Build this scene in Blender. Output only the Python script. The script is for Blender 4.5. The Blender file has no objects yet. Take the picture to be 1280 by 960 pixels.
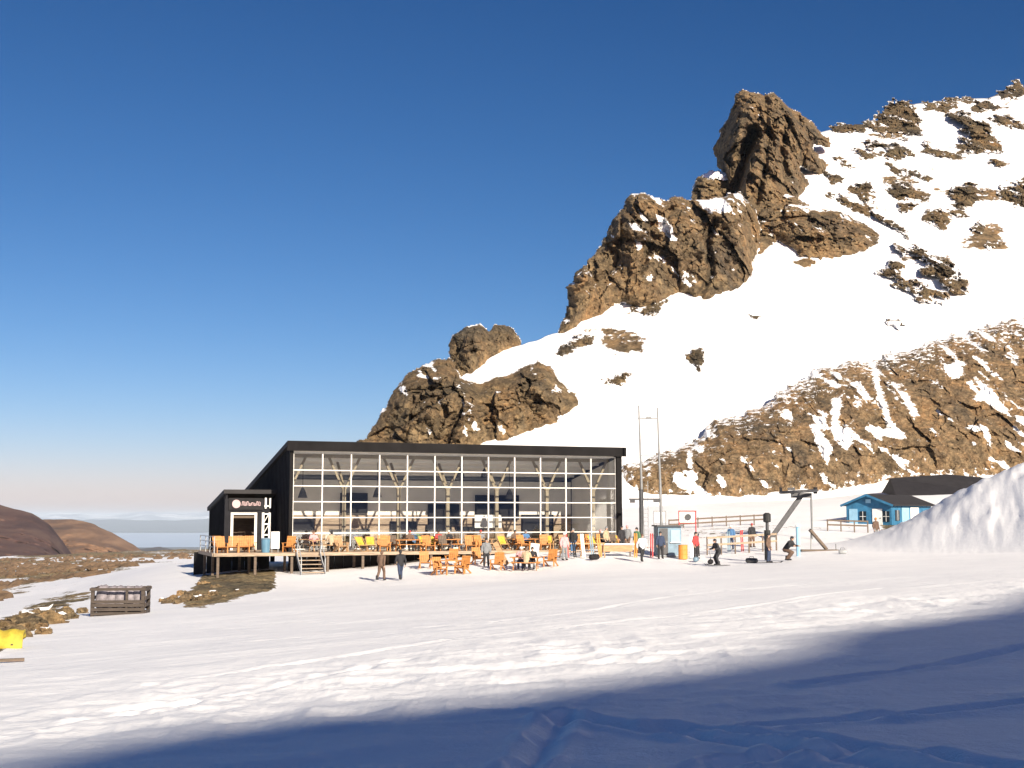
import bpy, bmesh, math, random
import numpy as np
from mathutils import Vector, Matrix
random.seed(7); rng = np.random.default_rng(7)
S = bpy.context.scene
COL = S.collection
R = math.radians
F, CX, HY = 1600.0, 640.0, 646.0          # focal length and horizon row, in photo pixels

# ------------------------------------------------------------------ helpers
def tag(o, label=None, cat=None, group=None, kind=None):
    if label: o['label'] = label
    if cat: o['category'] = cat
    if group: o['group'] = group
    if kind: o['kind'] = kind
    return o
def empty(name, loc, rz=0.0):
    o = bpy.data.objects.new(name, None); COL.objects.link(o)
    o.location = loc; o.rotation_euler = (0, 0, rz); o.empty_display_size = .2
    return o
def link(name, me, mat, parent=None):
    o = bpy.data.objects.new(name, me); COL.objects.link(o)
    if mat is not None:
        me.materials.clear()
        for m in (mat if isinstance(mat, (list, tuple)) else [mat]): me.materials.append(m)
    if parent is not None: o.parent = parent
    return o
def copy_tree(o, parent=None):
    c = o.copy(); COL.objects.link(c); c.parent = parent
    for ch in list(o.children): copy_tree(ch, c)
    return c
def np_mesh(name, V, Fq, smooth=True):
    V = np.asarray(V, dtype=np.float32); Fq = np.asarray(Fq, dtype=np.int32)
    me = bpy.data.meshes.new(name)
    me.vertices.add(len(V)); me.vertices.foreach_set('co', V.ravel())
    k = Fq.shape[1]
    me.loops.add(Fq.size); me.loops.foreach_set('vertex_index', Fq.ravel())
    me.polygons.add(len(Fq)); me.polygons.foreach_set('loop_start', np.arange(0, Fq.size, k, dtype=np.int32))
    me.polygons.foreach_set('loop_total', np.full(len(Fq), k, dtype=np.int32))
    me.update(calc_edges=True); me.validate()
    me.polygons.foreach_set('use_smooth', np.full(len(me.polygons), smooth, dtype=bool))
    return me
def attr(me, name, arr):
    a = me.attributes.new(name, 'FLOAT', 'POINT'); a.data.foreach_set('value', np.asarray(arr, dtype=np.float32).ravel())

class MB:
    """collects boxes, bars and tubes into ONE mesh"""
    def __init__(s): s.v = []; s.f = []
    def add(s, vs, fs):
        n = len(s.v); s.v += [tuple(v) for v in vs]; s.f += [[i + n for i in f] for f in fs]; return s
    def box(s, c, d, rz=0.0, ry=0.0, rx=0.0):
        M = Matrix.Translation(c) @ Matrix.Rotation(rz, 4, 'Z') @ Matrix.Rotation(ry, 4, 'Y') @ Matrix.Rotation(rx, 4, 'X')
        h = [x / 2 for x in d]
        vs = [M @ Vector((x * h[0], y * h[1], z * h[2])) for z in (-1, 1) for y in (-1, 1) for x in (-1, 1)]
        return s.add(vs, [(0, 2, 3, 1), (4, 5, 7, 6), (0, 1, 5, 4), (2, 6, 7, 3), (0, 4, 6, 2), (1, 3, 7, 5)])
    def bar(s, p, q, w, h=None, up=(0, 0, 1)):
        p, q = Vector(p), Vector(q); h = h or w; d = (q - p).normalized(); u = Vector(up)
        if abs(d.dot(u)) > .98: u = Vector((0, 1, 0))
        a = d.cross(u).normalized(); b = a.cross(d).normalized()
        vs = [e + a * i * w / 2 + b * j * h / 2 for e in (p, q) for j in (-1, 1) for i in (-1, 1)]
        return s.add(vs, [(0, 2, 3, 1), (4, 5, 7, 6), (0, 1, 5, 4), (2, 6, 7, 3), (0, 4, 6, 2), (1, 3, 7, 5)])
    def tube(s, pts, rad, n=8, cap=True):
        pts = [Vector(p) for p in pts]; rad = rad if isinstance(rad, (list, tuple)) else [rad] * len(pts)
        vs = []; m = len(pts)
        for i, p in enumerate(pts):
            d = (pts[min(i + 1, m - 1)] - pts[max(i - 1, 0)]).normalized()
            u = Vector((0, 0, 1)) if abs(d.z) < .95 else Vector((0, 1, 0))
            a = d.cross(u).normalized(); b = a.cross(d).normalized()
            vs += [p + (a * math.cos(2 * math.pi * k / n) + b * math.sin(2 * math.pi * k / n)) * rad[i] for k in range(n)]
        fs = [(i * n + k, i * n + (k + 1) % n, (i + 1) * n + (k + 1) % n, (i + 1) * n + k) for i in range(m - 1) for k in range(n)]
        if cap: fs += [tuple(reversed(range(n))), tuple((m - 1) * n + k for k in range(n))]
        return s.add(vs, fs)
    def prism(s, poly, y0, y1, axis='y'):
        """polygon in the (x,z) plane extruded along y (or (y,z) along x, (x,y) along z)"""
        n = len(poly)
        mk = {'y': lambda a, b, t: (a, t, b), 'x': lambda a, b, t: (t, a, b), 'z': lambda a, b, t: (a, b, t)}[axis]
        vs = [mk(a, b, y0) for a, b in poly] + [mk(a, b, y1) for a, b in poly]
        fs = [tuple(range(n))[::-1], tuple(range(n, 2 * n))] + [(i, (i + 1) % n, n + (i + 1) % n, n + i) for i in range(n)]
        return s.add(vs, fs)
    def mesh(s, name, smooth=False):
        me = bpy.data.meshes.new(name); me.from_pydata(s.v, [], s.f); me.update()
        b = bmesh.new(); b.from_mesh(me); bmesh.ops.recalc_face_normals(b, faces=b.faces); b.to_mesh(me); b.free()
        if smooth:
            for p in me.polygons: p.use_smooth = True
        return me
    def build(s, name, mat, parent=None, smooth=False): return link(name, s.mesh(name, smooth), mat, parent)

# ------------------------------------------------------------------ numpy noise
def _h(ix, iy, iz, seed):
    with np.errstate(over='ignore'):
        h = (ix.astype(np.uint32) * np.uint32(374761393)) ^ (iy.astype(np.uint32) * np.uint32(668265263)) ^ (iz.astype(np.uint32) * np.uint32(2147483647 - 58)) ^ np.uint32((seed * 974711 + 12345) & 0xffffffff)
        h = (h ^ (h >> np.uint32(13))) * np.uint32(1274126177)
        h = (h ^ (h >> np.uint32(16))) * np.uint32(2246822519)
        return h ^ (h >> np.uint32(15))
def vn(x, y, z, seed=0):
    """value noise, -1..1"""
    x, y, z = np.broadcast_arrays(np.asarray(x, float), np.asarray(y, float), np.asarray(z, float))
    fx, fy, fz = np.floor(x), np.floor(y), np.floor(z)
    ix, iy, iz = fx.astype(np.int64), fy.astype(np.int64), fz.astype(np.int64)
    tx, ty, tz = x - fx, y - fy, z - fz
    q = lambda t: t * t * t * (t * (t * 6 - 15) + 10)
    u, v, w = q(tx), q(ty), q(tz); out = 0
    for dx in (0, 1):
        for dy in (0, 1):
            for dz in (0, 1):
                g = _h(ix + dx, iy + dy, iz + dz, seed).astype(float) / 2147483648.0 - 1.0
                out = out + g * (u if dx else 1 - u) * (v if dy else 1 - v) * (w if dz else 1 - w)
    return out
def fbm(x, y, z, o=5, seed=0, gain=.5, ridged=False):
    a, s, n = 1.0, 0.0, 0.0
    for i in range(o):
        f = 2.03 ** i
        t = vn(x * f + 7.1 * i, y * f - 3.7 * i, z * f + 1.3 * i, seed + i)
        s = s + a * ((1 - 2 * np.abs(t)) if ridged else t); n += a; a *= gain
    return s / n
def worley(x, y, z, seed=0, tilt=None):
    ix, iy, iz = np.floor(x).astype(np.int64), np.floor(y).astype(np.int64), np.floor(z).astype(np.int64)
    f1 = np.full(x.shape, 9.0); f2 = f1.copy(); cid = np.zeros(x.shape)
    for dx in (-1, 0, 1):
        for dy in (-1, 0, 1):
            for dz in (-1, 0, 1):
                a, b, c = ix + dx, iy + dy, iz + dz
                r1 = _h(a, b, c, seed) / 4294967296.0; r2 = _h(a, b, c, seed + 5) / 4294967296.0; r3 = _h(a, b, c, seed + 9) / 4294967296.0
                d = np.sqrt((a + r1 - x) ** 2 + (b + r2 - y) ** 2 + (c + r3 - z) ** 2)
                near = d < f1
                if tilt is not None:
                    k1, k2, k3 = (_h(a, b, c, seed + 40 + j) / 2147483648.0 - 1 for j in range(3))
                    tilt[:] = np.where(near, k1 * (x - a - r1) + k2 * (z - c - r3) + .5 * k3 * (y - b - r2), tilt)
                f2 = np.where(near, f1, np.minimum(f2, d)); cid = np.where(near, r1 * .5 + r3 * .5, cid); f1 = np.where(near, d, f1)
    return f1, f2, cid
def sd_poly(px, py, poly):
    """signed distance in pixels, positive inside"""
    P = np.array(poly, float); n = len(P); best = np.full(px.shape, 1e9); ins = np.zeros(px.shape, bool)
    for i in range(n):
        ax, ay = P[i]; bx, by = P[(i + 1) % n]; ex, ey = bx - ax, by - ay
        t = np.clip(((px - ax) * ex + (py - ay) * ey) / (ex * ex + ey * ey + 1e-9), 0, 1)
        best = np.minimum(best, np.hypot(px - ax - t * ex, py - ay - t * ey))
        c = (ay > py) != (by > py)
        with np.errstate(divide='ignore', invalid='ignore'):
            ins ^= c & (px < (bx - ax) * (py - ay) / (by - ay if by != ay else 1e-9) + ax)
    return np.where(ins, best, -best)
sm = lambda a, b, x: (lambda t: t * t * (3 - 2 * t))(np.clip((x - a) / (b - a), 0, 1))

# ------------------------------------------------------------------ materials
def new_mat(name):
    m = bpy.data.materials.new(name); m.use_nodes = True; nt = m.node_tree
    b = nt.nodes['Principled BSDF']; return m, nt, b
def N(nt, t, **kw):
    n = nt.nodes.new(t)
    for k, v in kw.items():
        if hasattr(n, k): setattr(n, k, v)
        else: n.inputs[k].default_value = v
    return n
def ramp(nt, fac, stops):
    r = nt.nodes.new('ShaderNodeValToRGB'); e = r.color_ramp.elements
    while len(e) < len(stops): e.new(.5)
    for el, (p, c) in zip(e, stops): el.position = p; el.color = (*c, 1)
    nt.links.new(fac, r.inputs[0]); return r
def math_n(nt, op, a, b=None):
    n = nt.nodes.new('ShaderNodeMath'); n.operation = op
    for i, v in enumerate((a, b)):
        if v is None: continue
        if isinstance(v, (int, float)): n.inputs[i].default_value = v
        else: nt.links.new(v, n.inputs[i])
    return n.outputs[0]
def simple(name, col, rough=.6, var=.25, scale=6.0, metal=0.0, bump=0.0, spec=None):
    """a plain colour broken up by object-space noise"""
    m, nt, b = new_mat(name); L = nt.links.new
    tc = N(nt, 'ShaderNodeTexCoord'); no = N(nt, 'ShaderNodeTexNoise', **{'Scale': scale, 'Detail': 5.0, 'Roughness': .6})
    L(tc.outputs['Object'], no.inputs['Vector'])
    lo = tuple(c * (1 - var) for c in col); hi = tuple(min(1, c * (1 + var)) for c in col)
    r = ramp(nt, no.outputs['Fac'], [(.3, lo), (.7, hi)]); L(r.outputs[0], b.inputs['Base Color'])
    b.inputs['Roughness'].default_value = rough; b.inputs['Metallic'].default_value = metal
    if bump:
        bp = N(nt, 'ShaderNodeBump', **{'Strength': bump, 'Distance': .02}); L(no.outputs['Fac'], bp.inputs['Height']); L(bp.outputs[0], b.inputs['Normal'])
    return m
def wood(name, col, scale=3.0, var=.35):
    m, nt, b = new_mat(name); L = nt.links.new
    tc = N(nt, 'ShaderNodeTexCoord'); mp = N(nt, 'ShaderNodeMapping'); mp.inputs['Scale'].default_value = (1, 8, 8)
    no = N(nt, 'ShaderNodeTexNoise', **{'Scale': scale, 'Detail': 6.0}); L(tc.outputs['Object'], mp.inputs[0]); L(mp.outputs[0], no.inputs['Vector'])
    r = ramp(nt, no.outputs['Fac'], [(.3, tuple(c * (1 - var) for c in col)), (.7, tuple(c * (1 + var) for c in col))])
    L(r.outputs[0], b.inputs['Base Color']); b.inputs['Roughness'].default_value = .65
    return m
SNOW_LO, SNOW_HI = (.87, .875, .89), (.95, .95, .955)
def snow_color(nt, pos):
    n = N(nt, 'ShaderNodeTexNoise', **{'Scale': .35, 'Detail': 6.0, 'Roughness': .65}); nt.links.new(pos, n.inputs['Vector'])
    return ramp(nt, n.outputs['Fac'], [(.3, SNOW_LO), (.65, SNOW_HI)])
def rock_color(nt, pos, s, warm=0.0, gain=1.0):
    """brown volcanic rock: three sizes of mottling"""
    L = nt.links.new
    n1 = N(nt, 'ShaderNodeTexNoise', **{'Scale': .055 * s, 'Detail': 8.0, 'Roughness': .7, 'Distortion': .6})
    n2 = N(nt, 'ShaderNodeTexNoise', **{'Scale': .5 * s, 'Detail': 9.0, 'Roughness': .75})
    n3 = N(nt, 'ShaderNodeTexVoronoi', **{'Scale': .33 * s}); n3.feature = 'DISTANCE_TO_EDGE'
    dis = N(nt, 'ShaderNodeVectorMath'); dis.operation = 'ADD'
    sc = N(nt, 'ShaderNodeVectorMath'); sc.operation = 'SCALE'; sc.inputs['Scale'].default_value = 3.0 / s
    for n in (n1, n2): L(pos, n.inputs['Vector'])
    L(n2.outputs['Color'], sc.inputs[0]); L(pos, dis.inputs[0]); L(sc.outputs[0], dis.inputs[1]); L(dis.outputs[0], n3.inputs['Vector'])
    w = 1 + warm
    c1 = ramp(nt, n1.outputs['Fac'], [(.30, (.095, .083, .066)), (.43, (.185 * w, .138, .085)), (.55, (.265 * w, .19, .108)), (.66, (.31 * w, .20, .10)), (.78, (.25, .21, .155))])
    n4 = N(nt, 'ShaderNodeTexNoise', **{'Scale': 1.7 * s, 'Detail': 6.0, 'Roughness': .8}); L(pos, n4.inputs['Vector'])
    n5 = N(nt, 'ShaderNodeTexNoise', **{'Scale': .16 * s, 'Detail': 7.0, 'Roughness': .7, 'Distortion': .8}); L(pos, n5.inputs['Vector'])
    nn = math_n(nt, 'ADD', math_n(nt, 'MULTIPLY', n2.outputs['Fac'], .62), math_n(nt, 'MULTIPLY', n4.outputs['Fac'], .38))
    c2 = ramp(nt, nn, [(.33, (.16, .15, .15)), (.42, (.45, .44, .44)), (.5, (.95, .95, .95)), (.62, (1.75, 1.7, 1.6))])
    c5 = ramp(nt, n5.outputs['Fac'], [(.34, (.55, .58, .62)), (.46, (.95, .97, .95)), (.56, (1.05, 1.0, .95)), (.68, (1.35, 1.2, 1.0))])
    c3 = ramp(nt, n3.outputs['Distance'], [(.0, (.55, .53, .53)), (.10, (1, 1, 1))])
    m1 = N(nt, 'ShaderNodeMix', data_type='RGBA', blend_type='MULTIPLY'); m1.inputs[0].default_value = 1
    L(c1.outputs[0], m1.inputs[6]); L(c2.outputs[0], m1.inputs[7])
    m2 = N(nt, 'ShaderNodeMix', data_type='RGBA', blend_type='MULTIPLY'); m2.inputs[0].default_value = .8
    m3 = N(nt, 'ShaderNodeMix', data_type='RGBA', blend_type='MULTIPLY'); m3.inputs[0].default_value = .9
    L(m1.outputs[2], m3.inputs[6]); L(c5.outputs[0], m3.inputs[7])
    L(m3.outputs[2], m2.inputs[6]); L(c3.outputs[0], m2.inputs[7])
    gn = N(nt, 'ShaderNodeVectorMath'); gn.operation = 'SCALE'; gn.inputs['Scale'].default_value = gain; L(m2.outputs[2], gn.inputs[0])
    return gn.outputs[0], n2.outputs['Fac']
def ground_mat(name, s=1.0, invert=False, warm=0.0, bare_gain=1.0, snow_bump=.25, rough_noise=1.2, edge=.5, gain=1.0):
    """snow where the point attribute 'bare' is low, rock or earth where it is high, with a broken edge"""
    m, nt, b = new_mat(name); L = nt.links.new
    g = N(nt, 'ShaderNodeNewGeometry'); pos = g.outputs['Position']
    at = N(nt, 'ShaderNodeAttribute', attribute_name='bare')
    sn = snow_color(nt, pos); rc, rf = rock_color(nt, pos, s, warm, gain)
    e = N(nt, 'ShaderNodeTexNoise', **{'Scale': rough_noise, 'Detail': 8.0, 'Roughness': .75}); L(pos, e.inputs['Vector'])
    x = math_n(nt, 'ADD', at.outputs['Fac'], math_n(nt, 'MULTIPLY', math_n(nt, 'SUBTRACT', e.outputs['Fac'], .5), edge * 2))
    st = N(nt, 'ShaderNodeMapRange', interpolation_type='SMOOTHSTEP'); L(x, st.inputs[0]); st.inputs[1].default_value = .46; st.inputs[2].default_value = .54
    mx = N(nt, 'ShaderNodeMix', data_type='RGBA'); L(st.outputs[0], mx.inputs[0]); L(sn.outputs[0], mx.inputs[6]); L(rc, mx.inputs[7])
    L(mx.outputs[2], b.inputs['Base Color'])
    ro = N(nt, 'ShaderNodeMapRange'); L(st.outputs[0], ro.inputs[0]); ro.inputs[3].default_value = .55; ro.inputs[4].default_value = .95
    L(ro.outputs[0], b.inputs['Roughness']); b.inputs['Specular IOR Level'].default_value = .25
    nb = N(nt, 'ShaderNodeTexNoise', **{'Scale': 5.0, 'Detail': 7.0, 'Roughness': .7}); L(pos, nb.inputs['Vector'])
    bp = N(nt, 'ShaderNodeBump', **{'Strength': snow_bump, 'Distance': .12}); L(nb.outputs['Fac'], bp.inputs['Height'])
    bp2 = N(nt, 'ShaderNodeBump', **{'Strength': .9, 'Distance': 1.2 / s}); L(rf, bp2.inputs['Height'])
    mv = N(nt, 'ShaderNodeMix', data_type='VECTOR'); L(st.outputs[0], mv.inputs[0]); L(bp.outputs[0], mv.inputs[4]); L(bp2.outputs[0], mv.inputs[5])
    L(mv.outputs[1], b.inputs['Normal'])
    return m
M = {}
M['ground'] = ground_mat('snow_ground', 2.4, rough_noise=.9, edge=.75, snow_bump=.30, warm=-.08, gain=1.25)
M['dark_rock'] = ground_mat('dark_rock', 1.6, rough_noise=.7, edge=.9, warm=-.03, gain=.62)
M['slope'] = ground_mat('mountain_snow', 1.0, rough_noise=.35, edge=.7, snow_bump=.5)
M['rock'] = ground_mat('brown_rock', 1.25, rough_noise=.45, edge=.9, gain=.84)
M['scree'] = ground_mat('brown_scree', 2.5, rough_noise=1.1, edge=1.5, warm=.04, gain=.93)

# ------------------------------------------------------------------ camera, light, sky
cam_d = bpy.data.cameras.new('camera'); cam = bpy.data.objects.new('camera', cam_d); COL.objects.link(cam)
cam_d.sensor_width = 36; cam_d.lens = F / 1280 * 36; cam_d.clip_end = 200000; cam_d.clip_start = .1
cam.rotation_euler = (R(90) + math.atan((HY - 480) / F), 0, 0); S.camera = cam
PITCH = math.atan((HY - 480) / F)
def ray(px, py):
    """direction (x/y, z/y) of the photo pixel for the pitched camera"""
    a = (np.asarray(px, float) - 640) / F; b = (480 - np.asarray(py, float)) / F
    c, s = math.cos(PITCH), math.sin(PITCH)
    fy = c - b * s; fz = s + b * c
    return a / fy, fz / fy
def pt(px, py, D):
    u, v = ray(px, py); return np.stack(np.broadcast_arrays(u * D, np.asarray(D, float) + 0 * u, v * D), -1)
EL, AZ = R(24), R(154)
SUN = Vector((math.sin(AZ) * math.cos(EL), math.cos(AZ) * math.cos(EL), math.sin(EL)))
sl = bpy.data.lights.new('sun', 'SUN'); so = bpy.data.objects.new('sun', sl); COL.objects.link(so)
sl.energy = 4.3; sl.angle = R(.5); sl.color = (1, .885, .72)
so.rotation_euler = (-SUN).to_track_quat('-Z', 'Y').to_euler(); so.location = (30, -60, 80)
W = bpy.data.worlds.new('World'); S.world = W; W.use_nodes = True; wn = W.node_tree
sky = wn.nodes.new('ShaderNodeTexSky'); sky.sky_type = 'NISHITA'; sky.sun_disc = False
sky.sun_elevation = EL; sky.sun_rotation = AZ; sky.altitude = 2200; sky.air_density = 1.0; sky.dust_density = 3.0; sky.ozone_density = 5.5
bg = wn.nodes['Background']; sx = wn.nodes.new('ShaderNodeSeparateColor'); cb = wn.nodes.new('ShaderNodeCombineColor')     # the clear high-altitude sky: deeper than the model's
ks = wn.nodes.new('ShaderNodeVectorMath'); ks.operation = 'MULTIPLY'; ks.inputs[1].default_value = (.475, .440, .472)
wn.links.new(sky.outputs[0], ks.inputs[0]); wn.links.new(ks.outputs[0], sx.inputs[0]); wn.links.new(cb.outputs[0], bg.inputs[0])
for i_, g_ in enumerate((1.93, 1.4, 1.2)): wn.links.new(math_n(wn, 'POWER', sx.outputs[i_], g_), cb.inputs[i_])
bg.inputs[1].default_value = .078
S.view_settings.view_transform = 'Standard'; S.view_settings.look = 'None'; S.view_settings.gamma = 1; S.view_settings.exposure = .97
S.view_settings.use_curve_mapping = False
S.cycles.use_denoising = True; S.cycles.max_bounces = 6; S.cycles.diffuse_bounces = 3; S.cycles.glossy_bounces = 3; S.cycles.transmission_bounces = 4
S.cycles.transparent_max_bounces = 12; S.cycles.volume_bounces = 0
try: S.cycles.denoiser = 'OPENIMAGEDENOISE'
except Exception: pass

# ------------------------------------------------------------------ the snow ground
EYE = 1.75
plane_z = lambda x, y: -EYE + .05 * x - .0227 * y
ctl = []
for px in (-300, -50, 200, 420, 640, 860, 1080, 1300, 1600):
    for D in (4, 8, 14, 22, 32, 44):
        u = (px - CX) / F; ctl.append((px, D, HY + F * (EYE - .05 * u * D + .0227 * D) / D))
T = {-300: '60:800 100:775 200:745 350:720 600:702', 0: '60:765 80:756 120:748 200:735 350:716 600:701',
     100: '60:757 80:746 120:735 200:722 350:707 600:697', 200: '60:751 80:730 100:714 125:706 160:707 300:703 600:694',
     260: '62:745 86:719 100:705 120:700 150:703 300:702 600:692', 330: '62:742 84:716 100:706 125:701 160:706 300:706 600:695',
     440: '60:739 76:726 83:713 100:702 130:700 160:700 300:700', 560: '60:733 76:718 84:700 100:695 130:680 160:672 300:680',
     650: '60:727 78:713 87:692 100:690 130:665 160:650 300:690', 760: '60:722 78:707 90:686 105:676 130:650 160:635 300:690',
     895: '60:717 78:706 92:688 105:668 125:650 155:628 300:690', 1000: '60:712 78:700 92:684 105:666 125:648 155:624 300:690',
     1100: '60:708 78:696 95:678 120:654 155:615 300:690', 1280: '58:701 78:688 100:668 125:645 155:605 300:690',
     1600: '60:690 100:660 155:600 300:690'}
for px, s in T.items():
    for t in s.split(): D, py = t.split(':'); ctl.append((px, float(D), float(py)))
ctl = np.array(ctl); CP = np.stack([ctl[:, 0] / 400, np.log(ctl[:, 1]) * 1.6], -1)
def _k(d2): return np.where(d2 > 1e-12, d2 * np.log(np.maximum(d2, 1e-12)) * .5, 0)
n_ = len(CP); A_ = np.zeros((n_ + 3, n_ + 3))
A_[:n_, :n_] = _k(((CP[:, None] - CP[None]) ** 2).sum(-1)) + np.eye(n_) * .002
A_[:n_, n_] = 1; A_[:n_, n_ + 1:] = CP; A_[n_, :n_] = 1; A_[n_ + 1:, :n_] = CP.T
SOL = np.linalg.solve(A_, np.r_[ctl[:, 2] * ctl[:, 1] ** .5, 0, 0, 0])
def tps(px, D):
    q = np.stack([px / 400, np.log(D) * 1.6], -1); out = np.empty(px.shape)
    fl = q.reshape(-1, 2); o = np.empty(len(fl))
    for i in range(0, len(fl), 20000):
        c = fl[i:i + 20000]; d2 = ((c[:, None] - CP[None]) ** 2).sum(-1)
        o[i:i + 20000] = _k(d2) @ SOL[:n_] + SOL[n_] + c @ SOL[n_ + 1:]
    return (o.reshape(px.shape)) / D ** .5
def to_px(x, y): return CX + F * x / np.maximum(y, .1)
mound_c = (np.array([25.0, 25.8, 27.2, 28.8, 31.0, 33.4, 37, 46, 58, 74]), np.array([0, .35, 1.45, 2.6, 4.3, 5.5, 6.3, 6.0, 3.4, 0]))
TRACKS = [[(610, 975), (660, 950), (682, 920), (702, 892)], [(690, 893), (860, 915), (1000, 938), (1180, 966)],
          [(820, 903), (1000, 920), (1150, 940), (1300, 962)], [(830, 975), (900, 950), (985, 940), (1060, 935)],
          [(940, 902), (1100, 890), (1300, 868)], [(1000, 850), (1150, 830), (1300, 800)], [(60, 905), (260, 870), (520, 820)], [(300, 800), (620, 775), (900, 735)], [(200, 850), (560, 800), (860, 765), (1100, 735)]]
def plane_hit(px, py):
    u, v = (px - CX) / F, (HY - py) / F
    D = EYE / (-v + .05 * u - .0227); return u * D, D
TR = [np.array([plane_hit(*p) for p in t]) for t in TRACKS]
def height(x, y, fine=True):
    x = np.asarray(x, float); y = np.asarray(y, float)
    r = np.hypot(x, y)
    D = np.clip(np.where(y > 0, np.maximum(y, r * .8), r), 4, 640); px = np.clip(CX + F * x / np.maximum(y, .3 * r + .01), -300, 1600)
    z = (HY - tps(px, D)) / F * D
    w = sm(3, 12, y) * sm(2.2, 1.0, np.abs(x) / np.maximum(y, .01)); z = z * w + plane_z(x, np.maximum(y, -40)) * (1 - w)
    mh = np.interp(x + (y - 84) * .5, *mound_c) * sm(96, 83, y)
    if fine:
        mh = mh + sm(.1, 1.5, mh) * (.18 * fbm(x / 3.2, y / 3.2, 0 * x, 4, 31) + .20 * (worley(x / 1.3, y / 1.6, 0 * x, 35)[2] - .5) * sm(0, .25, worley(x / 1.3, y / 1.6, 0 * x, 35)[1] - worley(x / 1.3, y / 1.6, 0 * x, 35)[0]) + .14 * fbm(x / 1.1, y / 1.1, 0 * x, 3, 32, ridged=True) + .06 * fbm(x / .6, y / .6, 0 * x, 3, 33))
    z = z + mh
    if fine:
        g = x * .55 + y * .83                                     # across the groomed lanes
        dl = (y - x - 17.7) * .707                                # metres beyond the shade line: churned snow along it
        zone = .35 + .35 * sm(1, -3, dl) + .9 * np.exp(-((dl - 1.5) / 3.0) ** 2)
        z = z + .10 * fbm(x / 9, y / 9, 0 * x, 3, 11) * sm(4, 20, r)
        z = z + zone * (.036 * fbm(x / 5 + .2 * y, y / 1.2 - .15 * x, 0 * x, 4, 12) + .022 * fbm(x / .7, y / .45, 0 * x, 3, 13)) * sm(900, 60, r)
        al, ac = x * .83 + y * .56, -x * .56 + y * .83            # old ski lines along the slope
        z = z + .018 * fbm(ac / .45 + .6 * fbm(al / 14, ac / 6, 0 * x, 2, 23), al / 11, 0 * x, 3, 22) * sm(75, 45, y) * sm(6, 10, r)
        ch = np.clip(fbm(x / 8, y / 5, 0 * x, 3, 17) * 1.8 + .2, 0, 1)
        z = z + .055 * zone * ch * fbm(x / .9, y / .9, 0 * x, 4, 15, ridged=True) * sm(6, 12, r)
        for t in TR:
            for i in range(len(t) - 1):
                a, b = t[i], t[i + 1]; e = b - a; L2 = (e ** 2).sum()
                k = np.clip(((x - a[0]) * e[0] + (y - a[1]) * e[1]) / L2, 0, 1)
                d = np.hypot(x - a[0] - k * e[0], y - a[1] - k * e[1]) + .03 * fbm(x * 3, y * 3, 0 * x, 2, 19)
                z = z + (.4 + .6 * sm(1, -1, dl)) * (-.075 * np.exp(-(d / .11) ** 2) + .028 * np.exp(-((d - .24) / .09) ** 2))
    return z
def gz(x, y): return float(height(np.array([x]), np.array([y]), False)[0])
def on(px, D): x = (px - CX) / F * D; return (x, D, gz(x, D))

th = np.r_[np.linspace(-25.5, 25.5, 660), np.linspace(25.5, 334.5, 120)[1:-1]] * math.pi / 180
rr = np.r_[np.geomspace(.5, 6.5, 40)[:-1], np.geomspace(6.5, 120, 440)[:-1], np.geomspace(120, 700, 130)]
TH, RR = np.meshgrid(th, rr); gx, gy = RR * np.sin(TH), RR * np.cos(TH)
gzv = height(gx, gy)
PX = to_px(gx, gy); PY = HY - F * gzv / np.maximum(gy, .1); fwd = gy > 5
bare = np.full(gx.shape, -.6)
nz = fbm(gx / 6, gy / 6, 0 * gx, 5, 41); nz2 = fbm(gx / 2, gy / 2, 0 * gx, 4, 43)
GRAV = [(232, 750), (255, 724), (258, 716), (345, 712), (350, 728), (338, 738), (300, 747), (262, 756), (236, 758)]
s1 = sd_poly(PX, PY, GRAV) + 5 * nz2
PITS = [[(-60, 850), (-60, 780), (0, 776), (30, 760), (70, 745), (95, 742), (100, 752), (84, 764), (60, 776), (40, 795), (20, 812), (0, 822)],
        [(78, 742), (90, 736), (118, 738), (124, 748), (96, 752)]]
HUTP = [(1095, 648), (1178, 648), (1150, 664), (1118, 672), (1098, 668)]
s2 = np.max([sd_poly(PX, PY, p) for p in PITS], 0) + 8 * nz2 + 5 * nz
bare = np.where(fwd, np.maximum(bare, np.clip(.5 + s1 * .12, -.6, 1.3)), bare)
bare = np.where(fwd, np.maximum(bare, np.clip(.30 + s2 * .05, -.6, .82)), bare)
bare = np.where(gy > 96, np.maximum(bare, np.clip(.35 + (sd_poly(PX, PY, HUTP) + 4 * nz2) * .05, -.6, .8)), bare)
tz = sm(92, 118, gy) * sm(330, 200, PX)                          # the scrub shelf beyond the terrace
SHELF = [(-300, 560), (-300, 745), (0, 752), (60, 735), (120, 722), (190, 705), (262, 698), (330, 660), (330, 560)]
s3 = sd_poly(PX, PY, SHELF) + 6 * nz
streak = fbm(gx / 26 + gy / 60, gy / 34, 0 * gx, 5, 47)
bare = np.where(fwd & (gy > 85), np.maximum(bare, np.clip(.5 + s3 * .06, -.6, .86) - np.clip(streak * 3.2 + .25, 0, 1) * sm(684, 708, PY) * 1.25 - .16), bare)
EPL = [(800, 668), (860, 657), (965, 652), (1060, 655), (1085, 662), (965, 668), (880, 676)]
s4 = sd_poly(PX, PY, EPL) + 5 * nz2
bare = np.where(fwd, np.maximum(bare, np.clip(.22 + s4 * .03, -.6, .42)), bare)
scr = np.clip(bare, 0, 1)
gzv = gzv + scr * (.12 * fbm(gx / .7, gy / .7, 0 * gx, 4, 51, ridged=True) + sm(90, 130, gy) * 1.2 * fbm(gx / 7, gy / 7, 0 * gx, 5, 53))
nr, nt_ = gx.shape
I = np.arange(nr * nt_).reshape(nr, nt_); Jn = np.roll(I, -1, 1)
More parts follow.
